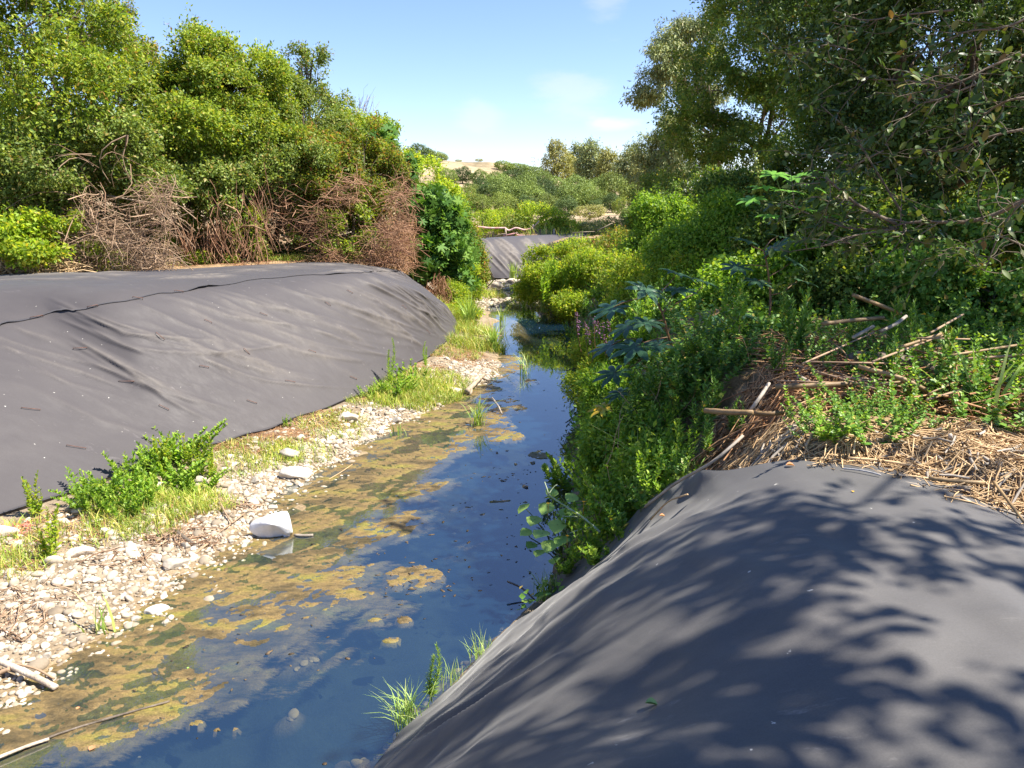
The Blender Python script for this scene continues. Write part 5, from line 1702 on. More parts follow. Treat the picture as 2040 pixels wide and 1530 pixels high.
while len(placed) < 270 and tries < 9000:
    tries += 1
    y = 4.3 + 11 * r_.random() ** 1.7
    t = r_.uniform(-.08, .72) if y < 9 else r_.uniform(-.05, .6)
    xl, xt = np.interp(y, YL, XL), np.interp(y, YT, XT)
    x = xl + (xt - xl) * t
    if x < -.72 * y - .2:
        continue
    s = min(.13, .032 * math.exp(abs(r_.normal()) * .62)) * (1 + .25 * (y > 8))
    if any((x - a) ** 2 + (y - b_) ** 2 < (s + c) ** 2 * .55 for a, b_, c in placed):
        continue
    placed.append((x, y, s))
    z = gz(np.array([x]), np.array([y]))[0]
    big = s > .075
    stone('large pale cobble lying on the left gravel bar' if big else 'small pale cobble lying on the left gravel bar', CG + (', large ones' if big else ''), (x, y, z - s * .22), s)
# stones standing out of the water
DG = 'dark wet stones in the stream'
for px, py, s in [(1028, 927, .05), (1062, 925, .07), (1045, 972, .07), (1022, 950, .04), (975, 952, .045), (1008, 957, .04), (962, 1027, .05), (966, 1045, .025), (1000, 960, .05), (1050, 948, .03), (990, 905, .05), (1010, 900, .04), (905, 1063, .03), (930, 1000, .03)]:
    stone('dark wet stone just breaking the water right of mid-stream', DG, P(px, py, -.015), s, rock_mesh('wet', M['stone_wet'], rng.integers(1, 999), 2, .45), None, 'wet_stone')
# fine gravel: one mass
mb = MB()
ic = np_ico(1)
n = 15000
y = 4.0 + 12 * r_.random(n) ** 1.6
t = np.where(r_.random(n) < .6, r_.normal(size=n) * .2 + .2, r_.uniform(-.15, .85, n))
x = np.interp(y, YL, XL) + (np.interp(y, YT, XT) - np.interp(y, YL, XL)) * t
ex = r_.integers(0, 2, n)
k_far = int(n * .1)
x[:k_far] = r_.normal(size=k_far) * .7 + .1
y[:k_far] = r_.normal(size=k_far) * .7 + np.where(ex[:k_far] == 0, 31.3, 25.9)
s_ = .011 * np.exp(np.abs(r_.normal(size=n)) * .55)
s_[:k_far] *= 2.6
z = gz(x, y)
Rm = frames(rand_dirs(n, r_) * np.array([1, 1, .3]), norm(np.array([0, 0, 1]) + r_.normal(size=(n, 3)) * .3))
V, F = instances(ic[0], ic[1], np.stack([x, y, z + s_ * .15], -1), Rm, np.stack([s_ * r_.uniform(.7, 1.3, n), s_ * r_.uniform(.8, 1.5, n), s_ * .65], -1))
V += .0025 * N3(V, 9)[:, None]
mb.add(V, F)
tag(mb.build('gravel', M['pebble']), kind='stuff')
# submerged stones: one mass
mb = MB()
n = 3600
y = r_.uniform(3.9, 7.2, n)
xl, xr = np.interp(y, YL, XL), np.interp(y, YR, XR)
s = r_.uniform(.3, .95, n)
x = xl + (xr - xl) * s
z = gz(x, y)
sz = .017 * np.exp(np.abs(r_.normal(size=n)) * .55)
kp = (z < -.02) & (N1(np.stack([x, y, z * 0], -1), .45) > -.45) & (z > -.2)
x, y, z, sz = x[kp], y[kp], z[kp], sz[kp]
n = len(x)
Rm = frames(rand_dirs(n, r_) * np.array([1, 1, .15]), norm(np.array([0, 0, 1]) + r_.normal(size=(n, 3)) * .15))
V, F = instances(ic[0], ic[1], np.stack([x, y, np.minimum(z + sz * .1, -.02 - sz * .3)], -1), Rm, np.stack([sz * r_.uniform(.7, 1.2, n), sz * r_.uniform(.8, 1.4, n), sz * .35], -1))
V += .004 * N3(V, 6)[:, None] * np.array([1, 1, .4])
V[:, 2] = np.minimum(V[:, 2], -.008)
mb.add(V, F)
tag(mb.build('streambed_stones', M['subm']), kind='stuff')

# ------------------------------------------------------------------ algae mats: a sheet that rises to the surface where the growth is thick
ax_ = np.arange(-5.2, 2.6, .026)
ay_ = np.concatenate([np.arange(3.6, 9, .026), np.arange(9, 17, .05)])
AX, AY = np.meshgrid(ax_, ay_, indexing='ij')
axl, axr = np.interp(AY, YL, XL), np.interp(AY, YR, XR)
s_ = (AX - axl) / (axr - axl)
rot = np.stack([AX * .8 + AY * .6, (AY * .8 - AX * .6) * 2.6, AX * 0], -1)
nz_ = fbm(rot, .42, 4)
fine_ = fbm(rot, 2.3, 3)
edge_s = np.interp(AY, [3.6, 4.2, 5, 6, 7, 8.5, 10, 11, 12.2, 14, 17], [.12, .22, .38, .45, .39, .38, .37, .44, .45, .15, .1])
grow = .044 + .03 * nz_ + .012 * fine_ - np.clip((s_ - edge_s - .05 * fbm(rot, .16, 2)) * .42, -.012, .6)
for px, py, rx, ry, a in [(820, 1150, .36, .28, .2), (440, 1325, .16, .1, .18), (500, 1320, .08, .06, .18), (560, 1285, .1, .1, .17), (805, 1235, .09, .08, .17), (745, 1235, .1, .06, .13), (780, 1275, .12, .08, .12), (985, 845, .42, .6, .2), (1000, 870, .38, .4, .2), (1035, 812, .18, .3, .18), (1000, 795, .5, .35, .18), (960, 800, .3, .6, .2),
                         (1080, 905, .25, .25, .18), (920, 890, .3, .3, .18), (860, 1015, .25, .12, .1), (1060, 760, .2, .3, .15), (740, 1050, .35, .2, .1), (920, 1010, .3, .1, .08), (1000, 1000, .25, .12, .09), (390, 1440, .08, .06, .17), (470, 1455, .05, .05, .16), (430, 1455, .05, .04, .16), (1040, 1000, .2, .08, .1)]:
    c = P(px, py, 0)
    q = ((AX - c[0]) / rx) ** 2 + ((AY - c[1]) / ry) ** 2
    grow = np.maximum(grow, a * np.exp(-q) * (1 + .5 * nz_ + .3 * fine_) - .075 - .1 * q ** 2)
top = .012 + .006 * fbm(rot, 4.5, 2)
top = np.minimum(top, .012 + .014 * nz_ + .008 * fine_) - .004
AZ = np.minimum(grow, top) - .004
keep = (grow > -.075) & (AZ > gz(AX, AY) - .06) & (s_ > -.12) & (s_ < 1.02)
F = grid_faces(len(ax_), len(ay_))[:, ::-1]
kf = keep.ravel()[F].all(1)
AV = np.stack([AX, AY, AZ], -1).reshape(-1, 3)
used = np.unique(F[kf])
remap = np.full(len(AV), -1)
remap[used] = np.arange(len(used))


def algae_mat():
    m, nt, out = new_mat('algae')
    g = pos(nt)
    mp = nd(nt, 'ShaderNodeMapping')
    mp.inputs['Rotation'].default_value = (0, 0, -.64)
    mp.inputs['Scale'].default_value = (1, 2.4, 1)
    nt.links.new(g, mp.inputs[0])
    a = noise_tex(nt, 1.6, 5, .6, vec=mp.outputs[0])
    c = noise_tex(nt, 11, 6, .7, vec=mp.outputs[0])
    e = noise_tex(nt, 75, 4, .7, vec=g)
    col = ramp(nt, a, [(.28, (.05, .04, .014)), (.4, (.085, .062, .026)), (.5, (.165, .115, .045)), (.6, (.17, .135, .036)), (.72, (.185, .18, .03))])
    col = mixc(nt, col, ramp(nt, c, [(.3, (.45,) * 3), (.5, (1,) * 3), (.72, (1.35, 1.25, 1.1))]), 1.0, 'MULTIPLY')
    col = mixc(nt, col, ramp(nt, e, [(.3, (.65,) * 3), (.7, (1.3,) * 3)]), 1.0, 'MULTIPLY')
    p = nd(nt, 'ShaderNodeBsdfPrincipled', i_Roughness=.55)
    p.inputs['Specular IOR Level'].default_value = .4
    nt.links.new(col, p.inputs['Base Color'])
    b = nd(nt, 'ShaderNodeBump', i_Strength=.9, i_Distance=.012)
    nt.links.new(c, b.inputs['Height'])
    b2 = nd(nt, 'ShaderNodeBump', i_Strength=.7, i_Distance=.006)
    nt.links.new(e, b2.inputs['Height'])
    nt.links.new(b.outputs[0], b2.inputs['Normal'])
    nt.links.new(b2.outputs[0], p.inputs['Normal'])
    # thin, stringy growth towards the rim of each mat
    at = nd(nt, 'ShaderNodeAttribute', attribute_name='cover')
    st = nd(nt, 'ShaderNodeMapping')
    st.inputs['Rotation'].default_value = (0, 0, -.64)
    st.inputs['Scale'].default_value = (1, 4.5, 1)
    nt.links.new(g, st.inputs[0])
    sn = noise_tex(nt, 13, 6, .75, vec=st.outputs[0])
    th = nd(nt, 'ShaderNodeMath', operation='SUBTRACT')
    nt.links.new(at.outputs['Fac'], th.inputs[0])
    nt.links.new(sn, th.inputs[1])
    al = nd(nt, 'ShaderNodeMapRange', interpolation_type='SMOOTHSTEP')
    al.inputs['From Min'].default_value = -.16
    al.inputs['From Max'].default_value = .2
    nt.links.new(th.outputs[0], al.inputs['Value'])
    tp_ = nd(nt, 'ShaderNodeBsdfTransparent')
    mx = nt.nodes.new('ShaderNodeMixShader')
    nt.links.new(al.outputs[0], mx.inputs[0])
    nt.links.new(tp_.outputs[0], mx.inputs[1])
    nt.links.new(p.outputs[0], mx.inputs[2])
    nt.links.new(mx.outputs[0], out.inputs[0])
    return m


al_me = np_mesh('algae', AV[used], remap[F[kf]], algae_mat())
cv = al_me.attributes.new('cover', 'FLOAT', 'POINT')
cv.data.foreach_set('value', np.clip((grow.ravel()[used] + .07) / .075, 0, 1).astype(np.float32))
tag(link_mesh('algae', al_me), kind='stuff')
fm_ = MB()
r_ = np.random.default_rng(303)
ic0 = np_ico(0)
for px, py, sx_, sy_, n in [(1030, 945, 60, 30, 40), (870, 1040, 90, 40, 26), (1050, 1080, 50, 40, 30), (960, 900, 60, 30, 16), (1080, 730, 60, 30, 30), (900, 1170, 120, 40, 30), (800, 1160, 60, 20, 40), (760, 1100, 70, 50, 20), (1040, 800, 40, 40, 16), (350, 1340, 160, 60, 26), (600, 1200, 120, 90, 34)]:
    for k in range(n):
        c = P(px + r_.normal() * sx_, py + r_.normal() * sy_, .001)
        if not (np.interp(c[1], YL, XL) < c[0] < np.interp(c[1], YR, XR)):
            continue
        s1 = min(.013, .0045 * math.exp(abs(r_.normal()) * .7))
        a1 = r_.uniform(0, 3.14)
        V1 = ic0[0] * np.array([s1 * r_.uniform(1, 3.2), s1, s1 * .3])
        V1 = np.stack([V1[:, 0] * math.cos(a1) - V1[:, 1] * math.sin(a1), V1[:, 0] * math.sin(a1) + V1[:, 1] * math.cos(a1), V1[:, 2]], -1)
        fm_.add(V1 * (1 + .3 * r_.random((12, 1))) + c, ic0[1])
tag(fm_.build('floating_debris', M['debris'], None, False), kind='stuff')

# ------------------------------------------------------------------ straw, canes and driftwood


def litter(name, mat, n, area, seed, ln=(.05, .3), rad=(.002, .006), z0=None, flat=.12, az=None):
    """stalks lying on the soil inside pixel-defined patches"""
    r = np.random.default_rng(seed)
    mb = MB()
    tot = sum(a[4] for a in area)
    for (px, py, rx, ry, w) in area:
        c = on_ground(px, py, z0)
        k = int(n * w / tot)
        for q in range(k):
            a, d = r.uniform(0, 6.28), math.sqrt(r.random())
            x, y = c[0] + math.cos(a) * d * rx, c[1] + math.sin(a) * d * ry
            L = r.uniform(*ln)
            th = r.uniform(0, 6.28) if az is None else r.normal(az, .5)
            dx, dy = math.cos(th) * L / 2, math.sin(th) * L / 2
            xs = x + np.array([-1, 0, 1]) * dx + r.normal(size=3) * L * .05
            ys = y + np.array([-1, 0, 1]) * dy + r.normal(size=3) * L * .05
            zs = gz(xs, ys)
            zs = np.linspace(zs[0], zs[2], 3) + np.abs(r.normal()) * flat * .25 + np.array([0, .1, 0]) * L * .3 + np.array([-1, 0, 1]) * r.normal() * flat * .12
            zs = np.maximum(zs, gz(xs, ys) + .004)
            w_ = r.uniform(*rad)
            mb.tube(np.stack([xs, ys, zs], -1), [w_, w_, w_ * .7], 4, cap=False)
    o = mb.build(name, M[mat], None, False)
    tag(o, kind='stuff')
    return o


litter('straw', 'straw', 6200, [(1500, 900, .5, .35, 1.6), (1620, 895, .5, .3, 1.6), (1750, 900, .5, .35, 1.5), (1880, 920, .5, .4, 2), (1990, 950, .5, .4, 2.4), (1980, 880, .6, .5, 2), (1440, 920, .35, .3, 1), (2050, 1000, .4, .4, 1.4), (1400, 950, .3, .3, .8), (1850, 880, .5, .4, 1.4)], 51, (.04, .26), (.0018, .0055), 1.95)
litter('straw', 'redstraw', 2600, [(1600, 780, .8, .6, 1.4), (1720, 740, 1.0, .8, 1.6), (1850, 760, .9, .8, 1.4), (1500, 840, .5, .4, .8), (1950, 790, .9, .8, 1.2), (1640, 700, .9, .7, 1)], 52, (.08, .5), (.003, .008), 1.95, .3)
litter('straw', 'cane_grey', 500, [(1990, 960, .5, .4, 1), (1900, 910, .5, .4, 1), (1560, 890, .5, .3, .7)], 53, (.05, .2), (.004, .012), 1.95)
litter('dry_grass', 'redstraw', 3400, [(470, 890, .4, .3, 1), (560, 862, .5, .4, 1.6), (640, 830, .5, .4, 1.4), (760, 790, .5, .5, 1.2), (850, 740, .6, .7, 1.4), (900, 700, .6, .8, 1.4), (150, 1050, .5, .4, .9), (330, 1030, .5, .3, .8), (30, 1120, .4, .3, .6), (940, 720, .5, .8, 1)], 54, (.04, .25), (.0015, .004), .25, .06)
litter('driftwood_scraps', 'twig', 420, [(380, 1070, .3, .2, 2), (470, 1010, .3, .25, 1), (330, 1075, .25, .15, 1), (60, 1200, .4, .25, .8), (20, 1250, .3, .2, .8), (250, 1110, .4, .2, .5)], 55, (.05, .35), (.002, .007), .08, .08)


def cane(label, pix, zs, w, mat='cane', name='cane', cat='cane', group=None, leaf=None):
    """a stick through pixels, with heights above water"""
    pts = catmull(np.array([P(px, py, z) for (px, py), z in zip(pix, zs)]), 9, 0)
    b = MB()
    rad = np.full(9, w)
    rad[[2, 5]] = w * 1.12
    b.tube(pts, rad, 8)
    return tag(b.build(name, M[mat]), label, cat, group)


cane('stout pale cane stub with a broken end below the castor plant', [(1405, 818), (1450, 821), (1500, 822)], [1.98, 2.02, 2.05], .02)
cane('thinner brown cane continuing behind the stout stub', [(1485, 822), (1530, 824), (1560, 822)], [2.0, 2.02, 2.02], .018)
cane('leaning grey-brown cane rising from the stub towards the heap', [(1495, 818), (1515, 790), (1532, 764)], [2.05, 2.15, 2.2], .013, 'cane_grey')
cane('long orange cane lying level in front of the log', [(1545, 771), (1620, 768), (1700, 764)], [2.12, 2.14, 2.15], .022)
cane('upper golden cane pointing left out of the heap', [(1640, 645), (1700, 638), (1760, 633)], [2.4, 2.4, 2.4], .019)
cane('slanting cane running down towards the upper golden cane', [(1700, 588), (1745, 605), (1795, 625)], [2.65, 2.55, 2.45], .018)
cane('brown split cane crossing low over the log', [(1710, 730), (1790, 752), (1850, 780)], [2.25, 2.2, 2.1], .018)
cane('pale cane lying across the top of the heap', [(1770, 700), (1830, 680), (1875, 665)], [2.3, 2.35, 2.4], .014)
cane('whitish weathered cane tip at the crown of the heap', [(1755, 660), (1785, 645), (1805, 630)], [2.45, 2.5, 2.52], .014, 'cane_grey')
cane('second whitish cane tip below the first one', [(1700, 672), (1722, 660), (1740, 650)], [2.4, 2.42, 2.45], .014, 'cane_grey')
cane('tan cane along the lower right of the log', [(1850, 700), (1900, 715), (1960, 735)], [2.25, 2.2, 2.15], .018)
cane('short bleached cane end showing below the long orange cane', [(1588, 750), (1602, 756), (1616, 764)], [2.12, 2.1, 2.08], .018, 'cane_grey')
cane('long thin cane sloping down along the far edge of the near sheet', [(1480, 868), (1420, 920), (1350, 960), (1285, 1010)], [2.0, 1.85, 1.55, 1.25], .010, 'cane_grey')
cane('thin dry stalk beside the long cane at the sheet edge', [(1370, 985), (1330, 1000), (1296, 1035)], [1.6, 1.45, 1.2], .006, 'straw', 'stalk', 'stalk')
cane('pale straw lying flat along the rim of the near sheet', [(1690, 912), (1760, 918), (1830, 930)], [1.97, 1.96, 1.95], .008, 'straw', 'stalk', 'stalk')
cane('flat pale cane strip on the wood chips at the right edge', [(1850, 952), (1900, 958), (1960, 962)], [1.96, 1.96, 1.96], .012)
cane('thin cane crossing the chips towards the corner', [(1980, 960), (2010, 1000), (2040, 1040)], [1.96, 1.95, 1.93], .008)
cane('dark upright stick stub in the straw above the sheet rim', [(1893, 866), (1896, 885), (1900, 905)], [2.1, 2.02, 1.95], .012, 'driftwood', 'stick', 'stick')
# the log under the heap
b = MB()
pts = catmull(np.array([P(1690, 722, 2.15), P(1740, 722, 2.15), P(1800, 725, 2.12), P(1880, 745, 2.1)]), 12, 0)
b.tube(pts, np.array([.07, .09, .1, .095, .09, .09, .085, .08, .08, .07, .06, .04]), 10)
tag(b.build('log', M['bark']), 'grey-brown rotten log lying under the canes', 'log')
HG = 'thin canes in the heap behind the log'
r_ = np.random.default_rng(91)
for k in range(16):
    px, py = r_.uniform(1600, 1980), r_.uniform(640, 770)
    a = r_.normal(0, .5)
    L = r_.uniform(40, 130)
    z = 2.1 + (770 - py) * .0028
    cane('thin brown cane in the tangled heap around the log', [(px - L * math.cos(a), py + L * math.sin(a) * .5), (px, py), (px + L * math.cos(a), py - L * math.sin(a) * .5)], [z, z + .03, z], r_.uniform(.005, .011), ['cane', 'twig', 'twig'][r_.integers(0, 3)], 'cane', 'cane', HG)

cane('bleached broken log end jutting in from the lower left edge', [(-60, 1296), (30, 1330), (112, 1370)], [.16, .1, .03], .023, 'driftwood', 'driftwood', 'driftwood')
cane('thin side stick resting beside the bleached log', [(20, 1320), (70, 1332), (108, 1352)], [.1, .08, .03], .008, 'twig', 'stick', 'stick')
cane('short fork of grey wood beneath the bleached log', [(-20, 1352), (0, 1340), (20, 1332)], [.06, .08, .1], .016, 'twig', 'stick', 'stick')
cane('long thin pole floating across the near left corner of the stream', [(-40, 1528), (100, 1468), (220, 1430), (338, 1397)], [.012, .012, .012, .012], .0085, 'wetwood', 'pole', 'pole')
cane('paler thick end of wood lying on the floating pole', [(-30, 1520), (50, 1488), (98, 1472)], [.03, .028, .02], .011, 'driftwood', 'pole', 'pole')
cane('small pale wooden stick floating right of the white bag', [(587, 1066), (606, 1067), (624, 1066)], [.008, .01, .008], .016, 'cane_grey', 'stick', 'stick')
cane('dark weathered plank end among the gravel left of the white bag', [(350, 1058), (372, 1075), (394, 1090)], [.12, .09, .05], .022, 'wetwood', 'stick', 'stick')
cane('thin forked twig on the gravel above the block', [(400, 1078), (440, 1058), (488, 1022)], [.04, .06, .08], .007, 'twig', 'stick', 'stick')
cane('short stick lying across the mud right of the plank', [(388, 1104), (402, 1092), (418, 1080)], [.03, .05, .06], .012, 'twig', 'stick', 'stick')
cane('curved root twig over the cobbles by the weeds', [(436, 995), (448, 1020), (462, 1042)], [.13, .12, .08], .009, 'twig', 'stick', 'stick')
cane('yellow straw floating on the algae above mid-stream', [(655, 955), (680, 940), (702, 925)], [.012, .012, .012], .005, 'straw', 'straw_stalk', 'stalk')
cane('dark forked branch poking out of the water by the near weeds', [(1010, 1158), (1040, 1172), (1065, 1195)], [.12, .07, .0], .008, 'wetwood', 'branch', 'branch')
cane('bent dead twig standing in the algae beside the reed tuft', [(980, 792), (992, 808), (1000, 825)], [.2, .12, 0], .014, 'driftwood', 'branch', 'branch')
cane('thin dead stem bent level over the water by the reeds', [(940, 668), (970, 670), (1000, 669)], [.3, .3, .28], .012, 'twig', 'stick', 'stick')
b = MB()
pt = [P(965, 745, .15), P(945, 765, .12), P(930, 780, .08)]
b.tube(catmull(np.array(pt), 7, 0), np.linspace(.03, .055, 7), 8)
b.tube([P(960, 752, .12), P(972, 758, .06), P(980, 757, .04)], [.03, .02, .012], 6)
b.tube([P(938, 772, .1), P(938, 782, .05), P(935, 788, .0)], [.04, .03, .02], 6)
tag(b.build('driftwood', M['palebark']), 'pale forked branch lying at the end of the gravel bar', 'driftwood')

# ------------------------------------------------------------------ pins that hold the sheets


def sheet_point(S, N, px, py):
    X, Y = proj(S)
    d = (X - px) ** 2 + (Y - py) ** 2
    i = np.unravel_index(np.argmin(d), d.shape)
    return S[i], N[i]


PN = 'rusty pins in the left sheet'
nl = normals(S_left)
nu2 = normals(Su)
for k, (px, py, L, up, lab) in enumerate([
        (75, 635, 22, 1, 'rusty pin above the seam near the left edge'), (186, 616, 18, 1, 'bent rusty pin above the seam, second from the left'), (277, 601, 18, 1, 'rusty pin above the seam, third from the left'), (357, 592, 16, 1, 'rusty pin right above the seam where it gapes widest'),
        (318, 671, 20, 0, 'rusty pin in mid slope at the start of the long fold'), (160, 693, 24, 0, 'rusty pin in the left part of the slope on the bare sheet'), (413, 641, 14, 0, 'short rusty pin high on the slope'), (405, 731, 18, 0, 'rusty pin below the long fold'), (252, 761, 28, 0, 'longest rusty pin in the middle of the left slope'),
        (326, 812, 20, 0, 'rusty pin low on the slope above the weed clump'), (62, 818, 32, 0, 'rusty pin low at the left edge of the sheet'), (152, 894, 34, 0, 'lowest rusty pin just above the long weed clump'), (500, 802, 20, 0, 'rusty pin low on the slope above the straw-littered hem'), (490, 699, 16, 0, 'twisted rusty pin beside the pale stains'),
        (578, 761, 20, 0, 'rusty pin low on the slope right of centre'), (524, 626, 14, 0, 'rusty pin by the long white water stain'), (654, 605, 13, 0, 'rusty pin near the top where the folds crowd'), (622, 701, 14, 0, 'rusty pin at the lower end of the water stain'), (702, 754, 16, 0, 'rusty pin just left of the tall feathery weed'),
        (697, 581, 12, 0, 'small rusty pin below the crest'), (804, 612, 12, 0, 'small rusty pin among the folds near the rounded end'), (852, 662, 12, 0, 'small rusty pin closest to the rounded end')]):
    p, n = sheet_point(Su if up else S_left, nu2 if up else nl, px, py)
    rd = CAMH
    dist = p[1] * CP - (p[2] - CAMH) * SP
    L_ = L * dist / FPX * .5
    t = norm(np.cross(n, np.array([0, 1.0, 0])) * -1)
    t = norm(t + np.array([0, .55, .05]) + rng.normal(size=3) * .14)
    t = norm(t - n * (t @ n))
    b = MB()
    e0, e1 = p - t * L_ + n * .022, p + t * L_ + n * .022
    b.tube([e0 - n * .05, e0, p + n * .02, e1, e1 - n * .05], [.0042] * 5, 5)
    tag(b.build('sheet_pin', M['iron']), lab, 'pin', PN)
b = MB()
pa, na = sheet_point(S2, normals(S2), 1680, 938)
pb, nb_ = sheet_point(S2, normals(S2), 1756, 951)
tt_ = np.linspace(0, 1, 60)[:, None]
pth = pa * (1 - tt_) + pb * tt_ + np.array([0, 0, .014]) + np.array([0, 0, .008]) * np.sin(tt_ * 3.14)
b.tube(pth, .0048 + .0011 * (np.arange(60) % 2), 7)
tag(b.build('steel_rod', M['steel']), 'short ribbed steel rod lying on the crest of the near sheet', 'rod')
n2b = normals(S2)
for (px, py, s, mat, lab) in [(1299, 1408, .05, 'castor', 'curled grey-green leaf lying alone on the shaded near sheet'), (1575, 930, .05, 'dryleaf', 'crumpled brown leaf on the far rim of the near sheet'), (1322, 1030, .04, 'dryleaf', 'small dry leaf on the edge ridge of the near sheet')]:
    p, n = sheet_point(S2, n2b, px, py)
    d = norm(np.array([1, -.25, 0.1]))
    V = OVATE[0].copy()
    V[:, 2] += .5 * np.abs(V[:, 0]) + .12
    V, F = instances(V, OVATE[1], (p + n * .006 - d * s * .5)[None], frames(d[None], n[None]), np.array([[s * .8, s, s]]))
    tag(link_mesh('fallen_leaf', np_mesh('fallen_leaf', V, F, G[mat])), lab, 'leaf')
p, n = sheet_point(S2, n2b, 1700, 981)
V, F = instances(OVATE[0], OVATE[1], (p + n * .006)[None], frames(np.array([[.3, 1, .0]]), n[None]), np.array([[.016, .02, .02]]))
tag(link_mesh('fallen_leaf', np_mesh('fallen_leaf', V, F, M['yellow'])), 'tiny orange leaf scrap below the steel rod', 'leaf')
for (px, py, s, mat, lab) in [(178, 1495, .05, 'dryleaf', 'reddish dead leaf floating in the lower left corner'), (152, 1413, .03, 'dryleaf', 'small brown leaf floating above the thin pole'), (373, 1332, .022, 'pale', 'pale petal floating beside the yellow algae patch')]:
    c = P(px, py, .006)
    V, F = instances(OVATE[0], OVATE[1], c[None], frames(norm(np.array([[.2, 1, .12]])), np.array([[0, -.2, 1.]])), np.array([[s * .9, s, s]]))
    tag(link_mesh('floating_leaf', np_mesh('floating_leaf', V, F, G[mat])), lab, 'leaf')

# ------------------------------------------------------------------ the white sack
px_ = [(497, 1046), (505, 1038), (530, 1028), (568, 1017), (574, 1022), (579, 1045), (580, 1056), (572, 1064), (560, 1060), (540, 1071), (520, 1070), (506, 1062), (498, 1056)]
zz_ = [.3 * (1071 - q[1]) / 54 + .005 for q in px_]
out_ = np.array([P(a, b_, z) for (a, b_), z in zip(px_, zz_)])
cen = P(540, 1045, .185)
rings = []
r_ = np.random.default_rng(4)
NA = 96
oo = catmull(np.concatenate([out_, out_[:1]]), NA + 1, 0)[:-1]
for t in np.linspace(0, 1, 14):
    q = cen * (1 - t) + oo * t
    q = q + np.array([0, 0, .012]) * math.sin(t * math.pi) + (.007 * fbm(q, 2.2, 3))[:, None] * np.array([.5, .5, 1]) * t
    rings.append(q)
# the rim turns under and the underside sags to the stream bed
for t in (.02, .3, .8):
    rings.append(oo * (1 - t * .6) + cen * t * .6 + np.array([0, .05, -.06 - .14 * t]))
R3 = np.array(rings)
nr, na_ = R3.shape[:2]
i = np.arange(nr - 1)[:, None] * na_
j = np.arange(na_)[None]
F = np.stack([i + j, i + (j + 1) % na_, i + na_ + (j + 1) % na_, i + na_ + j], -1).reshape(-1, 4)
tag(link_mesh('sack', np_mesh('sack', R3.reshape(-1, 3), F, M['white'])), 'torn white plastic sack slumped in the shallows by the gravel', 'sack')
# pink net scrap at the left edge
b = MB()
c = on_ground(35, 1058)
r_ = np.random.default_rng(14)
for k in range(26):
    p = c + r_.normal(size=3) * np.array([.06, .08, .0])
    p[2] = gz(p[:1], p[1:2])[0] + .02
    b.tube(bend(p, p + np.array([r_.normal() * .08, r_.normal() * .08, abs(r_.normal()) * .02]), 5, .2, r_), .0035, 4)
tag(b.build('net_scrap', M['redplastic'], None, False), 'scrap of pink netting on the gravel at the left edge', 'net')

# ------------------------------------------------------------------ the hill and what grows on it
HX = np.linspace(-150, 170, 160)
HY = np.linspace(60, 330, 120)
HXX, HYY = np.meshgrid(HX, HY, indexing='ij')


def hill_z(x, y):
    # ridge seen at about y = 165; slope faces the stream
    px, _ = proj(np.stack([x * 165 / y, np.full_like(x, 165.), np.full_like(x, 10.)], -1))
    rz = np.interp(px, [300, 700, 820, 900, 990, 1060, 1110, 1180, 1260, 1330, 1450, 1700, 2200], [13, 12.6, 12.2, 12.1, 11.6, 9.6, 8.0, 7.2, 5.2, 4.0, 3.4, 3, 2.6])
    t = np.clip((y - 78) / (165 - 78), 0, 1)
    P3 = np.stack([x, y, x * 0], -1)
    return 1.9 + (rz - 2) * (t ** 1.15) * np.where(y > 165, np.clip(1 - (y - 190) / 140 * .4, .5, 1), 1) + .35 * fbm(P3, .03, 3) * t


def hill_mat():
    m, nt, out = new_mat('dry_hillside')
    g = pos(nt)
    a = noise_tex(nt, .09, 5, .6, vec=g)
    c = noise_tex(nt, .9, 6, .7, vec=g)
    col = ramp(nt, a, [(.35, (.2, .16, .1)), (.5, (.34, .26, .16)), (.65, (.46, .36, .24))])
    col = mixc(nt, col, ramp(nt, c, [(.3, (.55, .58, .5)), (.6, (1.1,) * 3)]), 1.0, 'MULTIPLY')
    p = nd(nt, 'ShaderNodeBsdfPrincipled', i_Roughness=.95)
    p.inputs['Specular IOR Level'].default_value = .1
    nt.links.new(col, p.inputs['Base Color'])
    nt.links.new(p.outputs[0], out.inputs[0])
    return m


hz_ = hill_z(HXX, HYY)
hz_[:, 0] = 1.5
hz_[0, :] = 1.5
hz_[-1, :] = 1.5
hz_[:, -1] = 1.5
tag(link_mesh('hill', np_mesh('hill', np.stack([HXX, HYY, hz_], -1).reshape(-1, 3), grid_faces(160, 120)[:, ::-1], hill_mat())), kind='structure')


def bush_meshes(name, n, mat, seed, h=1.0, w=1.0, ll=.07, kind='round'):
    """a unit crown (radius about 1) and its trunk"""
    r = np.random.default_rng(seed)
    bl = [wblob(0, 0, .75, .8 * w, .8 * w, .62 * h)]
    for k in range(7):
        a = k * .9 + r.uniform(0, .5)
        bl.append(wblob(math.cos(a) * .55 * w, math.sin(a) * .55 * w, .5 + r.uniform(0, .55) * h, r.uniform(.36, .52) * w, None, r.uniform(.34, .48) * h))
    fm, tm = MB(), MB()
    foliage(fm, bl, n, ll=ll, lw=.6, clus=6, twig=.07, seed=seed, gap=-1.2, lf=1.1, shell=.75, lump=.12, gf=1.5, up=.35, outw=1.2, rnd=.4)
    tm.tube([[0, 0, -.3], [0.02, 0, .3], [0, .02, .8]], [.07, .06, .04], 6)
    for k in range(4):
        a = r.uniform(0, 6.28)
        tm.tube([[0, 0, .2], [math.cos(a) * .3, math.sin(a) * .3, .55]], [.04, .015], 5)
    return fm.mesh(name + '_crown', G[mat], smooth=False), tm.mesh(name + '_trunk', M['bark'])


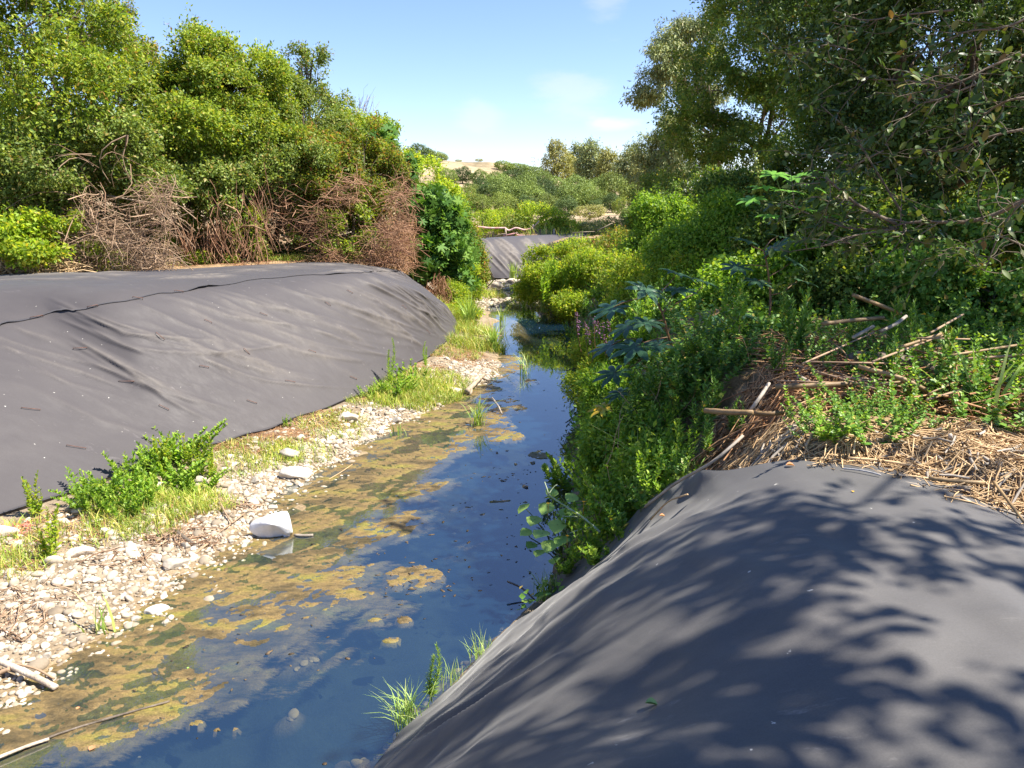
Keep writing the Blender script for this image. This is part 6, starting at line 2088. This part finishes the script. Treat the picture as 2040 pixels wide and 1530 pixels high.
PINES = [bush_meshes('pine', 10000, ['pine', 'pinedark', 'pine', 'pinelight'][k % 4], 900 + k, ll=.065) for k in range(4)]
OLIV = [bush_meshes('bush', 4500, 'olive', 910 + k, ll=.08) for k in range(2)]
GOLD = [bush_meshes('bush', 4500, 'golden', 920 + k, ll=.08) for k in range(2)]
LIMB = [bush_meshes('bush', 7000, 'lime', 930 + k, ll=.075) for k in range(3)]


def base_y(px, py, lo=62, hi=168):
    """distance at which the hill's surface is seen at a pixel"""
    ys = np.linspace(lo, hi, 220)
    X = (px - 1020) / FPX * ys * CP
    pts = np.stack([X, ys, hill_z(X, ys)], -1)
    q = proj(pts)[1]
    return ys[np.argmin(np.abs(q - py))]


def plant(ms, name, label, cat, group, px, py_top, px_w, y=None, zb=None, k=None, tall=.85):
    """a bush whose crown spans px_w pixels; on the hill its distance follows from its base"""
    if y is None:
        y = base_y(px, py_top + px_w * tall)
    f = y * CP
    x = (px - 1020) / FPX * f
    z = hill_z(np.array([x]), np.array([y * 1.0]))[0] if zb is None else zb
    top = D(px, py_top, y)[2]
    rad = px_w / 2 * f / FPX / .95
    hs = max((top - z) / 1.35, rad * .55)
    cr, tk = ms[(k if k is not None else rng.integers(0, len(ms))) % len(ms)]
    root = empty(name, (x, y, z), rng.uniform(0, 6.28))
    root.scale = (rad, rad, hs)
    tag(root, label, cat, group)
    link_mesh('crown', cr, root, (0, 0, 0))
    link_mesh('trunk', tk, root, (0, 0, 0))
    return root


ORD = ['leftmost', 'second from the left', 'third from the left', 'fourth from the left', 'fifth from the left', 'sixth from the left', 'seventh from the left', 'eighth from the left', 'ninth from the left', 'tenth from the left', 'eleventh from the left', 'twelfth from the left']
rows_ = [
    ('on the skyline of the bare hill', 160, [(838, 290, 50), (868, 302, 44), (1005, 322, 36), (1030, 326, 40), (1060, 332, 42)]),
    ('in the upper row on the hill', 150, [(892, 336, 34), (922, 334, 32), (955, 340, 30), (988, 344, 36), (1020, 338, 44), (1052, 340, 46), (1080, 346, 40)]),
    ('in the second row on the hill', 135, [(962, 356, 36), (1000, 350, 52), (1040, 350, 50), (1078, 354, 46), (1112, 356, 46), (1150, 352, 50), (1185, 356, 44)]),
    ('in the third row on the hill', 118, [(940, 368, 34), (975, 364, 44), (1015, 362, 60), (1060, 370, 54), (1100, 372, 50), (1140, 368, 56), (1180, 372, 44)]),
    ('in the lowest row at the foot of the hill', 100, [(958, 390, 38), (1005, 388, 44), (1050, 392, 40), (1090, 390, 46), (1128, 394, 44), (1165, 384, 30), (1220, 388, 36), (1262, 412, 44), (1185, 398, 28), (1205, 382, 24)]),
]
for where, y, ps in rows_:
    for k, (px, py, w) in enumerate(ps):
        lab = ('rounded dark pine %s, %s' % (where, ORD[k]))
        if len(lab.split()) > 16:
            lab = lab.replace('rounded dark pine', 'pine')
        plant(PINES, 'pine_tree', lab, 'tree', 'rounded pines on the hill', px, py, w * 1.22, 150 if y == 160 else None, tall=.8)
plant(OLIV, 'scrub_bush', 'grey olive scrub below the skyline pines on the left of the hill', 'bush', None, 935, 385, 50)
plant(OLIV, 'scrub_bush', 'drab olive bush left of the lowest pine row', 'bush', None, 925, 372, 44)
plant(OLIV, 'scrub_bush', 'small grey bush on the bare sand at the right foot of the hill', 'bush', None, 1240, 394, 44)
plant(GOLD, 'scrub_bush', 'straw-coloured bush in front of the pale sandy slope', 'bush', None, 1175, 408, 70, 62, 2.0)
plant(GOLD, 'scrub_bush', 'small tawny bush crowning the bare hilltop', 'bush', None, 955, 318, 16, 166)
plant(GOLD, 'scrub_bush', 'tiny tawny tuft at the left of the bare hilltop', 'bush', None, 915, 318, 14, 166)
# eucalyptus grove on the ridge at the right
for k, (px, py, w, y, mt, lab) in enumerate([
        (1112, 283, 58, 175, 'golden', 'golden eucalyptus at the left end of the ridge grove'), (1150, 288, 50, 180, 'euca', 'pale eucalyptus behind the golden one on the ridge'), (1178, 280, 58, 165, 'euca', 'tallest green eucalyptus on the ridge with the square top'),
        (1215, 300, 56, 160, 'golden', 'yellowish eucalyptus right of the tallest one on the ridge'), (1255, 298, 60, 150, 'euca', 'broad eucalyptus at the right end of the ridge grove'), (1285, 330, 50, 120, 'golden', 'yellow-leaved tree below the right end of the ridge grove')]):
    c = D(px, 400, y)
    z = hill_z(np.array([c[0]]), np.array([float(y)]))[0]
    r = np.random.default_rng(960 + k)
    bl = [blob(px, py + 30, y, w * .36, 30), blob(px - w * .25, py + 48, y, w * .3, 26), blob(px + w * .25, py + 45, y, w * .3, 30), blob(px, py + 72, y, w * .45, 28), blob(px + r.uniform(-8, 8), py + 12, y, w * .2, 16)]
    tree('eucalyptus', lab, 'tree', (c[0], y, z), bl, 5200, mt, 970 + k, 'eucalyptus grove on the ridge', ll=.5, lw=.35, droop=.9, twig=.8, r0=.3, twigs=2, gap=-.5, clus=6, bark='palebark')
for k, (px, py, w, y, lab) in enumerate([(1225, 350, 70, 110, 'dark tree mass at the bottom of the ridge grove'), (1265, 362, 60, 100, 'shaded tree beside the sandy path at right')]):
    plant(PINES, 'grove_tree', lab, 'tree', None, px, py, w)
# bushes beyond the far sheet
for k, (px, py, w, y, ms, lab) in enumerate([
        (960, 420, 60, 41.5, LIMB, 'yellow-green bush at the left behind the barrier tape'), (1005, 415, 70, 43, LIMB, 'second yellow-green bush behind the barrier tape'), (1072, 404, 80, 42, LIMB, 'tallest yellow-green bush behind the tape posts'), (1035, 425, 60, 41.5, OLIV, 'olive bush between the yellow-green bushes behind the tape'),
        (1130, 430, 44, 41.5, LIMB, 'bright small bush right of the tape posts'), (1110, 432, 40, 42, OLIV, 'dull bush with brown twigs by the right tape post'), (1180, 440, 60, 42, GOLD, 'straw-coloured grass bush on the far bank at right'), (1230, 432, 60, 44, OLIV, 'olive bush at the right end of the far bank'), (1290, 420, 80, 45, LIMB, 'bright bush on the far bank behind the right bushes')]):
    plant(ms, 'far_bush', lab, 'bush', 'bushes beyond the far sheet', px, py, w * 1.15, y, 1.55)
g_ = MB()
r_ = np.random.default_rng(66)
n = 5000
fx_, fy_ = r_.uniform(-6, 14, n), r_.uniform(39.2, 47, n)
blades(g_, fx_, fy_, gz(fx_, fy_), .55, .018, .8, 67)
tag(g_.build('grass', G['grass'], None, False), kind='stuff')
# barrier tape on its posts
posts = [((1066, 469), (1062, 447), .05, 'leaning pale post carrying the barrier tape'), ((1064, 452), (1074, 440), .04, 'slanting top limb of the pale tape post'), ((1102, 468), (1104, 456), .05, 'short dark post at the right end of the barrier tape'), ((1008, 462), (1007, 453), .05, 'low post in the middle of the barrier tape')]
for a, c, w, lab in posts:
    b = MB()
    b.tube([D(*a, 40) - np.array([0, 0, .3 if w == .05 else 0]), D(*c, 40)], [w, w * .8], 7)
    tag(b.build('barrier_post', M['post']), lab, 'post')
b = MB()
for pts in ([(948, 451), (975, 454), (1007, 454)], [(1007, 454), (1014, 459), (1028, 454), (1045, 458), (1062, 454)], [(1002, 469), (1016, 467), (1028, 465), (1034, 469), (1064, 468)]):
    pp = catmull(np.array([D(px, py, 40) for px, py in pts]), 16, 0)
    for i in range(15):
        a, c = pp[i], pp[i + 1]
        h_ = np.array([0, .01, .045])
        t_ = np.array([0, .012, 0])
        b.add([a - h_, c - h_, c + h_, a + h_, a - h_ + t_, c - h_ + t_, c + h_ + t_, a + h_ + t_], [[0, 1, 2, 3], [7, 6, 5, 4], [3, 2, 6, 7], [0, 4, 5, 1]])
tag(b.build('barrier_tape', M['tape'], None, False), 'sagging red and white barrier tape above the far sheet', 'tape')
for k, (pts, lab) in enumerate([([(985, 471), (1000, 466), (1010, 465)], 'pale driftwood branch on the brim of the far sheet at left'), ([(1018, 470), (1030, 463), (1036, 468)], 'bent bleached branch on the brim of the far sheet, under the tape'), ([(1190, 459), (1205, 452), (1220, 444)], 'bleached branch sticking up at the right of the far sheet'), ([(1140, 464), (1165, 462), (1185, 461)], 'pale stick lying on the right rim of the far sheet')]):
    b = MB()
    b.tube([D(px, py, 39.5) for px, py in pts], [.028, .022, .012], 6)
    tag(b.build('driftwood', M['palebark']), lab, 'driftwood')
# lattice pylon far away
b = MB()
c0 = D(1065, 355, 420)
tp = D(1065, 307, 420)
hh = tp[2] - c0[2]
for sx in (-1, 1):
    for sy in (-1, 1):
        b.tube([c0 + np.array([sx * 1.7, sy * 1.7, 0]), tp], [.12, .08], 4)
for q in (.55, .7, .85):
    b.tube([c0 + np.array([-3.0 + q, 0, hh * q]), c0 + np.array([3.0 - q, 0, hh * q])], [.1, .1], 4)
for q in range(8):
    t0, t1 = q / 8, (q + 1) / 8
    b.tube([c0 + np.array([-1.7 * (1 - t0), 0, hh * t0]), c0 + np.array([1.7 * (1 - t1), 0, hh * t1])], [.08, .08], 4)
    b.tube([c0 + np.array([1.7 * (1 - t0), 0, hh * t0]), c0 + np.array([-1.7 * (1 - t1), 0, hh * t1])], [.08, .08], 4)
tag(b.build('pylon', M['pylon']), 'faint lattice power pylon on the horizon', 'pylon')
